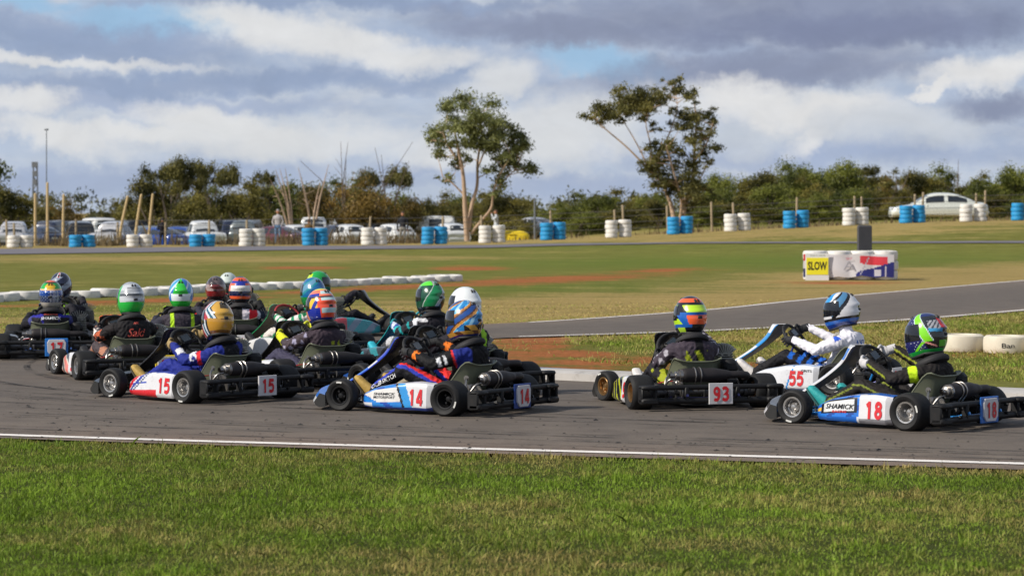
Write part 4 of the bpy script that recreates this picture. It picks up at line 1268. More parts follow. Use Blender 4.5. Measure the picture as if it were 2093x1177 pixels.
def H18(a, e):
    if e < -36: return GN
    if -14 < a < 34 and -32 < e < -14: return S(84, 178, 40)
    if -14 < a < 22 and 18 < e < 46: return RD if not (abs(a - 4) < 6 and abs(e - 32) < 5) else S(140, 20, 26)
    q = a - (66 + (e - 10) * .55)
    if e > -14 and 0 < q < 26: return S(128, 216, 36)
    if e > -14 and (-3 < q <= 0 or 26 <= q < 29): return S(200, 210, 220)
    if e <= -14 and abs(a - (78 + (e + 14) * -1.6)) < 6: return S(128, 216, 36)
    if 18 < a < 64 and abs(e - 10 - (a - 18) * .1) < 4: return S(60, 150, 200)
    if 22 < a < 62 and 16 <= e < 40: return S(160, 160, 166) if math.sin(a * .4 + e * .5) > -.3 else S(60, 64, 74)
    if q >= 29: return S(30, 34, 92) if math.sin(a * .5) * math.sin(e * .6) < .85 else S(190, 196, 210)
    if e > 58: return S(26, 40, 96)
    if 40 < a < 90 and abs(e + 22 - (a - 60) * .4) < 2.5: return S(220, 150, 140)
    return S(26, 26, 22) if e < 8 else S(32, 38, 46)
def H14(a, e):
    s = math.sin(R(a * 2.6 + e * 5.0 + 40)); t = math.sin(R(a * 5.1 - e * 6.0)); k = math.sin(R(a * 9 + e * 7))
    if e < -40: return NV
    if e < -28: return GD if t > -.4 else S(96, 56, 24)
    if e < -12 and abs(a) < 60: return S(30, 26, 22) if t > -.2 else S(200, 150, 60)
    if s > .55: return S(36, 126, 190) if k > -.6 else S(140, 190, 220)
    if s > .18: return S(30, 92, 160) if t > -.3 else S(60, 170, 224)
    if s > .05: return S(222, 190, 110)
    if s > -.5: return S(160, 100, 44) if k > 0 else S(190, 128, 56)
    if s > -.8: return S(70, 46, 28)
    return S(26, 70, 140)
def H15(a, e):
    b = abs(a); k = e - 8
    if e > -2 and e < 66 and b < 60 - abs(e - 34) * .75: return S(196, 152, 60) if (b > 22 or abs(e - 42) > 13) else S(62, 52, 32)
    if e < -6 + b * .12 and b < 74: return S(180, 132, 44) if e > -36 else S(110, 72, 26)
    w = b - (60 - abs(e - 34) * .9) if e > 0 else b - 76
    if w < 8: return S(14, 22, 34)
    if w < 17: return S(206, 214, 220)
    if w < 27: return S(26, 88, 112)
    if w < 36: return WH
    if w < 56: return S(170, 42, 54)
    return S(40, 54, 92) if e > 10 else WH
def H17(a, e):
    b = abs(a)
    if e > 66: return OR
    if e > 56: return S(36, 50, 30)
    if e > 28: return (S(214, 170, 36) if b < 34 - abs(e - 40) else S(24, 160, 60))
    if e > 22: return S(226, 180, 120)
    if e > -22: return WH if ((b < 45 and a < 0 and math.sin(a * .9) * math.sin(e * .9) > .1)) else (S(200, 220, 240) if math.sin(a * .35) * math.sin(e * .5 + 1) > .93 else (S(22, 70, 150) if e > 4 else S(16, 36, 78)))
    return S(176, 170, 160) if e > -36 else S(150, 146, 136)
def H39(a, e):
    b = abs(a)
    if e < -8 - (0 if b < 70 else (b - 70) * -.5): return S(30, 176, 62) if e > -44 else S(14, 90, 36)
    if b > 75 and e < 52: return S(34, 168, 66)
    if abs(e - 16) < 4: return S(70, 74, 80)
    if abs(e - 40) < 3 and b < 40: return S(120, 122, 126)
    return S(186, 190, 196) if math.sin(R(e * 9 + a)) > -.4 else S(150, 154, 160)
def HI(a, e):
    b = abs(a)
    if e < -22: return S(40, 180, 56)
    if e > 4 and b < 40 - (e - 4) * .45: return S(46, 186, 62)
    if b < 52 and -22 <= e <= 6: return S(214, 220, 224)
    s = math.sin(R(a * 3 + e * 3)); return S(40, 110, 190) if s > -.1 else (S(200, 214, 228) if s > -.7 else S(60, 150, 200))
def HJ(a, e):
    s = math.sin(R(a * 3 - e * 5))
    if e > 22: return S(96, 84, 84) if s > -.2 else S(50, 42, 44)
    if e > -4: return S(150, 130, 126) if s > .2 else S(104, 36, 38)
    return S(122, 28, 30) if e > -28 else S(40, 26, 28)
def HK(a, e):
    b = abs(a)
    if e > 68: return S(24, 30, 70)
    if e > 46: return OR if b < 100 else S(24, 30, 70)
    if e > 34: return S(28, 44, 150)
    if e > 24: return OR if b > 30 else S(28, 44, 150)
    if e > 4: return S(216, 212, 206) if b < 60 else OR
    if e > -16: return S(22, 26, 64)
    if e > -28: return OR
    return S(30, 26, 30)
def HL(a, e): return S(196, 206, 200) if e > 10 else (S(160, 150, 120) if math.sin(R(a * 4)) > 0 else S(70, 72, 70))
def HS(a, e):
    if abs(a - 10) < 14 and e > 40: return WH if abs(a - 10) > 6 else RD
    s = math.sin(R(a * 3 + e * 6)); return S(20, 26, 52) if s > -.2 or e > 45 else S(130, 140, 156)
def HM(a, e):
    b = abs(a)
    if e > 64: return S(206, 214, 40)
    if e < -38: return S(26, 40, 110)
    if b < 38 and (abs(e + 14) < 8 or abs(e - 22) < 5 or abs(e - 48) < 8): return S(176, 204, 206)
    if abs(e - 30) < 2.2: return S(60, 40, 40)
    if 55 < a < 110 and -4 < e < 26: return S(232, 184, 44) if math.sin(R(a * 9 + e * 7)) > -.2 else S(30, 48, 150)
    if 45 < a < 110 and (e <= -4 or 30 < e < 44): return S(26, 46, 150)
    if a >= 110: return S(236, 150, 110)
    return S(232, 82, 50) if e < 30 else S(236, 120, 90)
def HN(a, e):
    s = math.sin(R(a * 2.4 + e * 4))
    if e < -14: return S(24, 130, 60)
    return S(20, 96, 150) if s > .1 else (S(24, 128, 140) if s > -.6 else S(90, 140, 170))
def HO(a, e):
    if e > 20 and e < 52 and abs(a - 20) < 50: return S(186, 230, 30)
    return S(24, 160, 70) if e > 10 else S(20, 110, 90)
def HQ(a, e):
    s = math.sin(R(a * 2.6 + e * 2.2))
    if e < -30: return BK
    if a > 30 and e > 46: return S(90, 214, 50)
    if s > .25: return S(14, 120, 70)
    if s > .1: return S(190, 196, 196)
    if a < 30: return S(150, 150, 152) if s > -.6 else S(22, 30, 30)
    return S(12, 70, 48)
def HR(a, e): return S(216, 220, 222) if e > -20 else S(170, 176, 182)

# ---- suits
def arm(nm): return nm.startswith('upper'), nm.startswith('fore'), nm.startswith('thigh'), nm.startswith('shin')
def spl(p, f, k=0.0): return math.sin(p[0] * f + k) * math.sin(p[1] * f * 1.2 + 1 + k) * math.sin(p[2] * f + 2)
def suit93(nm, t, p, z):
    u, f, th, sh = arm(nm)
    c = S(64, 56, 66)
    if u: return S(170, 166, 176) if spl(p, 42) > .28 else c
    if f: return S(150, 150, 160) if spl(p, 55, 1) > .3 else c
    if th: return S(146, 154, 36) if (p[0] < .0 and t < .55) or spl(p, 30) > .3 else S(30, 28, 34)
    if sh: return S(28, 27, 32)
    if nm == 'torso':
        if p[0] < -.10 and p[2] < .36: return S(146, 154, 36)
        if abs(p[0]) < .12 and p[2] < .46 and math.sin(p[0] * 60 + p[2] * 34) > .25: return S(150, 160, 36)
        if abs(p[0]) < .03: return BK
    if nm == 'yoke' and abs(p[0]) < .05: return S(34, 30, 34)
    return c
def suit15(nm, t, p, z):
    u, f, th, sh = arm(nm)
    if u:
        if t < .22: return MB_
        if t < .40: return S(206, 40, 48)
        if t < .72: return WH if z > -.01 and spl(p, 60) < .2 else MB_
        return MB_
    if f: return WH if .25 < t < .55 and z > .015 else MB_
    if th or sh: return S(32, 44, 130)
    if abs(p[0]) < .085: return S(24, 24, 30)
    return MB_
def suit14(nm, t, p, z):
    u, f, th, sh = arm(nm)
    if u:
        if t < .16: return S(32, 44, 120)
        if t < .24: return S(206, 46, 46)
        if .45 < t < .8 and abs(z) < .035: return S(206, 208, 212) if not .56 < t < .66 else BK
        return BK
    if f: return S(226, 120, 40) if .55 < t < .75 and spl(p, 70) > -.2 else BK
    if th or sh:
        k = .75 if sh else .7
        if z > .042: return S(214, 48, 46)
        if z > .020: return S(44, 62, 168)
        return S(20, 20, 26)
    if nm == 'yoke': return S(32, 44, 120) if abs(p[0]) > .12 else BK
    return BK
def suit18(nm, t, p, z):
    u, f, th, sh = arm(nm)
    if u and .12 < t < .42: return S(186, 222, 36)
    if f and abs(z) < .006: return S(140, 150, 40)
    if (th or sh) and abs(z - .01) < .005: return S(120, 130, 50)
    if nm == 'yoke' and abs(p[0]) < .03 and p[2] < .47: return RD
    return S(34, 31, 31)
def suit55(nm, t, p, z):
    u, f, th, sh = arm(nm)
    if sh: return S(26, 26, 30)
    if th: return S(30, 96, 190) if (math.sin(t * 30) > .1 and z > 0) else (WH if t < .35 else S(26, 26, 32))
    if u and t < .22 and z > .02: return S(40, 84, 190)
    if nm == 'torso' and p[2] < .40: return S(60, 90, 150) if p[2] > .385 else WH
    if nm == 'neck': return S(120, 100, 120)
    if nm == 'yoke' and abs(p[0]) < .06 and p[2] > .50: return S(44, 96, 190)
    if abs(p[0] + .13) < .008 and nm == 'torso': return S(40, 40, 50)
    return S(222, 220, 228)
def suit17(nm, t, p, z):
    u, f, th, sh = arm(nm)
    if nm == 'torso' and (p[0] < -.08 or p[0] > .08): return S(44, 44, 140) if p[2] > .36 else BK
    if nm == 'yoke' and p[2] > .44 and abs(p[0]) > .07: return S(44, 44, 140) if p[2] < .485 else S(170, 176, 190)
    if u and t < .25: return S(60, 64, 120)
    return S(28, 27, 34)
def suit39(nm, t, p, z):
    u, f, th, sh = arm(nm)
    if u: return S(34, 30, 32) if t < .6 or spl(p, 50) > 0 else S(180, 90, 60)
    if f: return S(186, 132, 104) if spl(p, 44) > .25 else (S(214, 210, 206) if spl(p, 30, 2) > 0 else S(70, 60, 64))
    if th or sh: return S(170, 120, 98) if spl(p, 24) > .3 else S(70, 62, 66)
    return S(30, 28, 31)
def suitI(nm, t, p, z):
    if nm in ('torso', 'yoke') and .085 < abs(p[0]) < .125: return S(178, 220, 44)
    return S(58, 53, 62) if nm in ('torso', 'yoke') else S(46, 46, 58)
def suitJ(nm, t, p, z):
    u, f, th, sh = arm(nm)
    if u: return S(190, 40, 46) if t < .6 else BK
    return S(44, 34, 38)
def suitK(nm, t, p, z):
    u, f, th, sh = arm(nm)
    if u: return WH if t < .2 else (S(34, 44, 60))
    q = p[0]
    if nm in ('torso', 'yoke'):
        if q > .10: return RD
        if q > .02: return S(206, 198, 206)
        if q < -.10: return WH if q < -.13 else RD
        return S(30, 30, 32)
    return BK
def suitM(nm, t, p, z):
    u, f, th, sh = arm(nm)
    if f: return S(206, 210, 44) if t > .35 else CH
    if u: return S(150, 146, 170) if spl(p, 52) > .25 else S(66, 56, 62)
    if nm == 'torso' and p[0] > -.06 and p[2] < .47 and spl(p, 46, .6) > .12: return S(150, 158, 40)
    if th or sh: return S(60, 58, 80)
    return S(62, 52, 60)
def suitN(nm, t, p, z):
    u, f, th, sh = arm(nm)
    if u or f: return S(24, 130, 90) if math.sin(t * 16) > .2 else S(214, 208, 204)
    return S(206, 198, 194) if spl(p, 24) > -.4 else S(24, 110, 70)
def suitQ(nm, t, p, z):
    u, f, th, sh = arm(nm)
    if u: return S(212, 214, 220) if t < .12 else (S(28, 140, 144) if abs(math.sin(t * 9 + p[0] * 20)) > .93 else S(34, 34, 42))
    if f: return S(40, 170, 176) if t < .35 else (S(60, 80, 150) if spl(p, 40) > .1 else S(190, 196, 214))
    if th or sh: return S(60, 62, 66) if t < .7 else S(180, 180, 184)
    if nm == 'yoke' and p[2] > .50: return S(200, 200, 204)
    return S(32, 30, 36)
def suitS(nm, t, p, z):
    if nm in ('torso', 'yoke') and abs(p[0] - .07) < .035: return S(150, 200, 50)
    return S(34, 32, 40)

# ---- bodywork
def pod15(u, v):
    if v < .30: return RD if (.5 < u < .8 and v > .12 and v < .2) else S(36, 52, 148)
    if v > .66: return RD if u > .32 else WH
    if u < .36: return WH if v > .32 else S(36, 52, 148)
    w = u - (v - .3) * .95
    if .62 < w < .80: return RD
    if .50 < w < .58 or w > .86: return S(34, 50, 146)
    if .43 < w < .47: return S(90, 96, 120)
    if v > .5 and u > .5 and int(v * 70) % 2: return S(60, 80, 170)
    return WH
def pod14(u, v):
    if v < .22: return S(30, 40, 60) if u > .3 else WH
    if v < .30: return WH if u < .8 else BL
    if v > .73: return S(40, 60, 130)
    e = .30 + (.5 - v) * .25
    if u < e: return WH
    if u < e + .10: return S(44, 138, 205)
    if u < e + .13: return BK
    if .40 < v < .64 and u < .88 - (v - .5): return S(208, 206, 204)
    if v > .64 and u > .8: return WH
    return S(36, 120, 200) if math.sin(u * 20 + v * 26) > -.5 else S(28, 70, 160)
def pod18(u, v):
    if v < .30: return BL if v < .26 or u < .3 else WH
    if u < .37: return WH if v < .72 else S(120, 120, 126)
    if v > .70: return BL if u > .4 else WH
    if .40 < u < .90 and .36 < v < .62:
        return S(206, 208, 210) if (.43 < u < .86 and .385 < v < .595) else (S(28, 30, 40))
    if u > .90: return S(30, 100, 190) if abs(v - .5) > .05 else S(226, 180, 70)
    return S(34, 112, 205) if math.sin(u * 24 - v * 20) > -.6 else S(24, 70, 150)
def pod55(u, v):
    if abs(v - .26) < .02 or abs(u - .36 - (v - .5) * .2) < .012: return S(40, 130, 200)
    return S(206, 208, 214) if v < .75 else S(90, 110, 150)
def pod93(u, v):
    if v < .28: return S(30, 32, 70)
    if u < .34: return WH
    return S(180, 186, 40) if math.sin(u * 42 + v * 18) > .6 else S(24, 24, 32)
def pod39(u, v):
    if v < .28: return S(60, 44, 50)
    if u < .38: return WH
    s = math.sin(u * 14 + v * 12)
    return S(222, 120, 110) if s > .2 else (S(210, 206, 190) if s > -.5 else S(60, 60, 70))
def podP(u, v): return S(180, 60, 70) if (u < .25 and .3 < v < .7) else (S(40, 140, 150) if math.sin(u * 16 + v * 9) > -.3 else S(110, 130, 150))
def podY(u, v): return S(206, 206, 44) if v < .3 and u > .3 else (WH if u < .4 else S(40, 40, 46))
def podT(u, v): return S(24, 120, 130) if math.sin(u * 14 + v * 8) > .1 else S(30, 30, 36)
def podW(u, v): return S(206, 206, 206) if v > .3 else S(24, 120, 80)
def podG(u, v): return S(52, 52, 58) if v < .35 else S(34, 34, 38)
def nose_two(a, b): return lambda x_, v: a if (abs(x_) > .55 and v > .35) or abs(x_) < .2 else b
def fair_edge(mid, edge, tip=None, w=.72):
    return lambda t, u, su: (tip if tip is not None and t < .35 else (edge if u > w else mid))
def fair18(t, u, su): return WH if (u > .5 and t < .62) else (S(36, 116, 205) if t < .86 else S(190, 190, 194))
def fair55(t, u, su): return S(212, 212, 216) if t < .42 or t > .72 else S(40, 136, 205)
def fair14(t, u, su): return (S(36, 110, 205) if t < .32 else (WH if t < .42 and u > .3 else (S(30, 62, 180) if t < .66 else (S(120, 130, 134) if u < .7 and t < .8 else S(26, 27, 30)))))
def fair93(t, u, su): return S(186, 194, 40) if (.86 < u < .95 and t > .25) else S(22, 22, 26)

HEADS = {}
def D(head, label, helmet, suit, **kw): return dict(head=head, label=label, helmet=helmet, suit=suit, **kw)
bx, by = (1, 0, 0), (0, .22, 1)
LT = WINK
SALM = mat('salmon_ink', S(222, 92, 78), .5); BLUEI = mat('blue_ink', S(30, 96, 170), .5)
tan_glove = (S(150, 126, 80), S(40, 38, 36)); wb_glove = (S(190, 188, 190), S(30, 30, 34)); bk_glove = (S(26, 26, 30), S(34, 34, 40)); teal_glove = (S(36, 150, 158), S(30, 40, 44))
gold_boot = (S(170, 140, 70), S(60, 54, 40)); white_boot = (S(206, 202, 200), S(120, 116, 112)); teal_boot = (S(34, 150, 150), S(40, 90, 90)); dark_boot = (S(40, 40, 44), S(24, 24, 26))

KARTS = [
 dict(th=49, pos=rl(1862, 882, 49), num='18', label='blue and white kart number 18 nearest the right edge, silver rims', frame=(30, 120, 190), rim='silver', plate='shield', plate_back=(34, 100, 180), pod=pod18, nose=nose_two(WH, S(70, 68, 68)), fair=fair18, fback=S(104, 100, 98), nw=.14, podtext=[('SHAMICK', .27, .036, .60, .155, 'k', .25), ('RACING', .14, .018, .60, .118, 'r', .2)],
      drv=D((0, .195, .655), 'driver in black suit with neon yellow arm bands and lime striped helmet', H18, suit18, look=(8, -8, 0), glove=wb_glove, boot=teal_boot)),
 dict(th=58, podnum_y=.36, pos=hd(1722, 236, 58, (0, .18)), num='55', label='white kart number 55 with blue trim, partly behind kart 18', frame=(40, 44, 120), rim='silver', pod=pod55, nose=nose_two(WH, BL), fair=fair55, fback=S(112, 108, 106), nw=.13, podtext=[('GRITS', .1, .02, .27, .205, 'k', 0)],
      drv=D((0, .18, hz_(636, 236)), 'driver in white suit with blue chest lettering and white striped helmet', H55, suit55, look=(14, -8, 0), glove=bk_glove, boot=white_boot, brace=False, kneez=.31,
            text=[('NICI', .15, .055, (0, .05, hz_(636, 236) - .28), bx, by, BLUEI, 0, 'back_lettering')])),
 dict(th=15, pos=rl(1307, 838, 15), num='93', label='black and yellow kart number 93 with bronze rims, seen from behind', frame=(36, 36, 84), rim='gold', pod=pod93, nose=flat(BK), fair=fair93, nw=.13, steer=.3,
      drv=D((-.02, .2, .72), 'driver in charcoal and acid yellow suit with orange, lime and blue banded helmet', H93, suit93, look=(12, -2, 0), boot=white_boot)),
 dict(th=58, pos=rl(920, 852, 58), num='14', label='blue and white kart number 14 with black rims in the centre foreground', frame=(26, 26, 30), rim='black', plate='shield', plate_back=(28, 60, 130), pod=pod14, nose=nose_two(S(206, 208, 212), S(36, 110, 200)), fair=fair14, nw=.12, steer=.08,
      podtext=[('SHAMICK', .22, .02, .60, .158, 'k', .2), ('MOTORSPORT', .22, .02, .60, .132, 'k', .2)],
      drv=D((0, .20, .705), 'driver in black suit with blue and red stripes and gold and blue helmet', H14, suit14, look=(-6, -6, 0), boot=gold_boot, kneez=.325, knee=.02,
            text=[('CALEB SMITCH', .27, .034, (-.23, .80, .235), (0, -.92, .38), (0, .38, .92), LT, .1, 'leg_lettering')])),
 dict(th=47, pos=rl(388, 826, 47), num='15', label='red, white and blue kart number 15 with silver rims in the left foreground', rim='silver', pod=pod15, nose=nose_two(BK, BK), fair=fair_edge(BK, BK), nw=.14,
      drv=D((-.01, .23, .655), 'driver leaning forward in royal blue suit with gold patterned helmet', H15, suit15, look=(-14, -12, 4), glove=tan_glove, boot=gold_boot, roll=.2)),
 dict(th=25, pos=rl(172, 778, 25), num='39', label='dark kart number 39 with white and salmon sidepods behind kart 15', rim='silver', pod=pod39, nose=nose_two(WH, BK), fair=fair_edge(BK, OR), plate_back=(226, 196, 40), plate_x=.2, nw=.12,
      drv=D((0, .2, hz_(612, 217)), 'driver in black suit with red script on back and white over green helmet', H39, suit39, look=(0, -4, 0), text=[('Saki', .17, .075, (0, .05, .43), bx, by, SALM, .3, 'back_lettering'), ('ARX', .05, .022, (0, .05, .52), bx, by, SALM, .3, 'back_logo')])),
 dict(th=9, pos=rl(4, 735, 9), num='17', label='dark kart with blue shield plate number 17 at the left edge', frame=(60, 90, 150), rim='silver', plate='shield', plate_back=(30, 110, 190), pod=podG, nose=nose_two(BL, WH), fair=fair_edge(BK, BL), podnum=False,
      drv=D((0, .2, .665), 'driver in navy and black suit with blue helmet under green and orange top', H17, suit17, look=(-4, 2, 0), text=[('SHAMICK', .21, .032, (0, .05, .43), bx, by, LT, .1, 'back_lettering'), ('Racing', .15, .02, (0, .05, .475), bx, by, SALM, .2, 'back_lettering')])),
 dict(th=4, pos=hd(124, 177, 4, (0, .2)), label='dark kart hidden beyond kart 17 at far left', pod=podG, nose=flat(BK), fair=fair_edge(BK, BK),
      drv=D((0, .2, hz_(586, 177)), 'driver with dark navy helmet and lime stripe just behind kart 17 driver', HS, suitS)),
 dict(th=12, pos=hd(370, 198, 12, (0, .2)), label='dark kart ahead of kart 39, mostly hidden', pod=podG, nose=flat(BK), fair=fair_edge(BK, NE),
      drv=D((0, .2, hz_(602, 198)), 'driver in charcoal suit with two lime back straps and green and blue helmet', HI, suitI, look=(-8, 0, 0))),
 dict(th=2, pos=hd(441, 172, 2, (0, .2)), label='dark kart far ahead behind the gold helmet, mostly hidden', pod=podG, nose=flat(BK), fair=fair_edge(BK, RD),
      drv=D((0, .2, hz_(592, 172)), 'driver with brown and maroon chrome helmet in red and black suit', HJ, suitJ, hs=.94)),
 dict(th=6, pos=hd(491, 185, 6, (0, .2)), num='11', label='dark kart with red 11 plate behind the gold helmet', pod=podG, nose=flat(BK), fair=fair_edge(BK, WH), podnum=False,
      drv=D((0, .2, hz_(596, 185)), 'driver in white, black and red suit with orange and navy striped helmet', HK, suitK)),
 dict(th=-6, pos=hd(466, 157, -6, (0, .2)), label='dark kart turning away beyond the orange striped helmet', pod=podG, nose=flat(BK), fair=fair_edge(BK, WH),
      drv=D((0, .2, hz_(583, 157)), 'driver with pale silver helmet peeking from behind orange striped helmet', HL, suitS)),
 dict(th=34, pos=hd(657, 230, 34, (0, .2)), label='black and yellow kart between kart 15 and kart 14', rim='silver', pod=podY, nose=nose_two(YE, BK), fair=fair93,
      drv=D((0, .2, hz_(628, 230)), 'driver in charcoal suit with yellow cuffs and red orange helmet', HM, suitM, look=(4, -8, 0), glove=(S(206, 210, 44), S(40, 38, 50)))),
 dict(th=42, pos=hd(640, 194, 42, (0, .2)), label='white and green kart with red steering wheel behind the yellow kart', grip='red', pod=podW, nose=nose_two(WH, GN), fair=fair_edge(WH, S(24, 130, 80)), fback=S(140, 132, 118),
      drv=D((0, .2, hz_(599, 194)), 'driver in white and green suit with teal and blue helmet', HN, suitN, look=(-10, 0, 0))),
 dict(th=-60, pos=hd(650, 163, -60, (0, .2)), label='teal sided kart heading right beyond the red orange helmet', pod=podP, nose=flat(BK), fair=fair_edge(BK, BK), podnum=False,
      drv=D((0, .2, hz_(581, 163)), 'driver with green and lime helmet beyond the teal helmet', HO, suitS)),
 dict(th=30, pos=hd(880, 210, 30, (0, .2)), label='black and teal kart behind kart 14', frame=(30, 120, 130), pod=podT, nose=nose_two(TE, BK), fair=fair_edge(BK, TE, None, .85),
      drv=D((0, .2, hz_(609, 210)), 'driver in black suit with teal piping and green and silver helmet', HQ, suitQ, look=(14, -4, 0), glove=teal_glove, boot=(S(40, 170, 190), S(30, 90, 100)), roll=-.1)),
 dict(th=42, pos=hd(951, 240, 42, (0, .2)), label='black kart close behind kart 14 with its right rear wheel showing', rim='black', pod=podG, nose=nose_two(BK, BL), fair=fair_edge(BK, BK),
      drv=D((0, .2, hz_(626, 240)), 'driver with plain white helmet behind the gold and blue helmet', HR, suitS)),
]
for c in KARTS:
    make_kart(c)
    make_driver(c)
# ================================================================ painted tyres
TW = mat('tyre_white_paint', S(214, 211, 206), .6, var=.16, nscale=3, dirt=.45, bump=.15)
TB = mat('tyre_blue_paint', S(34, 140, 196), .55, var=.16, nscale=3, dirt=.2, bump=.15)
def car_tyre_mesh(r=.29, h=.2):
    k = h / 2
    prof = [(r * .60, -k * .75), (r * .66, -k * .98), (r * .86, -k), (r * .97, -k * .82), (r, -k * .45), (r, k * .45), (r * .97, k * .82), (r * .86, k), (r * .66, k * .98), (r * .60, k * .75)]
    mb = MB(); mb.add(lathe(prof + [(r * .57, 0), prof[0]], 'z', 28)); return mb.mesh('tyre', 45)
TYRE = car_tyre_mesh()
STAIN = mat('stained_white_tyre', S(208, 200, 182), .65, var=.2, nscale=4, bump=.2)
def stain():                                         # red soil splashed up from the ground
    q = NG(STAIN.node_tree); bs = q.n['Principled BSDF']; t = q.new('ShaderNodeTexCoord').outputs['Object']; sp = q.new('ShaderNodeSeparateXYZ'); q.l.new(t, sp.inputs[0])
    src = bs.inputs['Base Color'].links[0].from_socket
    h = q.math('ADD', q.math('MULTIPLY', sp.outputs[2], -9.0), q.math('MULTIPLY_ADD', q.noise(t, 7, 7, .75), 2.2, -1.35))
    q.l.new(q.mix(q.math('MULTIPLY', q.ss(h, -.1, .9), .75), src, S(132, 88, 56)), bs.inputs['Base Color'])
stain()
rs = random.Random(5)
GRPS = [(27, 54, 'w'), (154, 181, 'b'), (272, 299, 'w'), (400, 427, 'b'), (502, 529, 'w'), (630, 657, 'b'), (751, 778, 'w'), (874, 902, 'b'), (991, 1019, 'w'),
        (1117, 1144, 'b'), (1250, 1278, 'w'), (1376, 1403, 'b'), (1493, 1521, 'w'), (1614, 1641, 'b'), (1735, 1762, 'w'), (1851, 1878, 'b'), (1975, 2003, 'w'), (2080, 2108, 'b')]
ORD = ['first', 'second', 'third', 'fourth', 'fifth', 'sixth', 'seventh', 'eighth', 'ninth', 'tenth', 'eleventh', 'twelfth', 'thirteenth', 'fourteenth', 'fifteenth']
for gi, (a, b, cl) in enumerate(GRPS):
    nt = 3 if gi < 4 else 4
    for k, px in enumerate((a, b)):
        d_ = 130 + (k * .25); x_ = X_at(px, d_); z_ = float(terrain(x_, d_))
        st = empty('tyre_stack', (x_, d_, z_), rs.uniform(0, 6))
        cn = 'white' if cl == 'w' else 'blue'
        n_same = [q for q in range(len(GRPS)) if GRPS[q][2] == cl].index(gi)
        tag(st, '%s painted tyre stack, %s one of the %s %s pair from the left' % (cn, 'left' if k == 0 else 'right', ORD[n_same], cn), 'tyre stack', '%s tyre stacks along the far straight' % cn)
        sc = 1.02 if px < 2000 else 1
        for i in range(nt):
            hgt = .2 if nt == 4 else .19
            o = obj('tyre', TYRE, TW if cl == 'w' else TB, st, (rs.uniform(-.025, .025), rs.uniform(-.02, .02), (i + .5) * hgt), (rs.uniform(-.02, .02), rs.uniform(-.02, .02), rs.uniform(0, 6)), (sc * rs.uniform(.96, 1.03),) * 2 + (hgt / .2,))
# white tyres lying in a row across the infield
p0_, p1_ = np.array(gp(-60, 619)), np.array(gp(911, 574.5))
HROW = [(118, 'navy'), (262, 'white over green'), (370, 'green and blue'), (491, 'orange striped'), (650, 'green and lime'), (800, 'green and lime')]; rt = {}
HROW = HROW[:5]
L_ = np.linalg.norm(p1_ - p0_); nn_ = int(L_ / .545); dirv = (p1_ - p0_) / L_; perp = np.array([-dirv[1], dirv[0]])
for i in range(nn_ + 1):
    q = p0_ + dirv * i * L_ / nn_ + perp * (.12 * math.sin(i * .55) + rs.uniform(-.03, .03))
    o = obj('tyre', TYRE, TW, None, (q[0], q[1], .066 + rs.uniform(-.018, .008)), (rs.uniform(-.05, .05), rs.uniform(-.05, .05), rs.uniform(0, 6)), (.96, .96, rs.uniform(.74, .84)))
    o.name = 'painted_tyre'
    end = 'at the far right end of' if i == nn_ else ('in')
    pq = to_px(q[0], q[1])[0]; ref = [h for h in HROW if h[0] < pq]
    if i == nn_: lab = 'white painted tyre lying flat at the right end of the infield row'
    elif not ref: lab = 'white painted tyre in the infield row, %s from the left edge' % ORD[i]
    else:
        rt[ref[-1][1]] = rt.get(ref[-1][1], 0) + 1; lab = 'white painted tyre in the infield row, %s right of the %s helmet' % (ORD[rt[ref[-1][1]] - 1], ref[-1][1])
    tag(o, lab, 'tyre', 'white tyres laid in a row across the infield')
for i, (px, py) in enumerate(((1966, 722), (2056, 725), (2146, 728))):
    x_, d_ = gp(px, py); d_ += .27; x_ = X_at(px, d_)
    o = obj('tyre', TYRE, STAIN, None, (x_, d_, .098), (0, 0, i), (.86, .86, 1.03)); o.name = 'painted_tyre'
    tag(o, ['stained white tyre on the island beside the lime helmet', 'stained white tyre with black letters at the right edge', 'stained white tyre at the right edge, furthest right'][i], 'tyre', 'white tyres on the island')
    if i == 1: lettering('tyre_lettering', 'Ban', .16, .05, (-.02, -.3, .0), (1, 0, 0), (0, 0, 1), INK, o, BVHTree.FromPolygons([v.co for v in TYRE.vertices], [tuple(p.vertices) for p in TYRE.polygons]), .006); o.rotation_euler = (0, 0, 0)

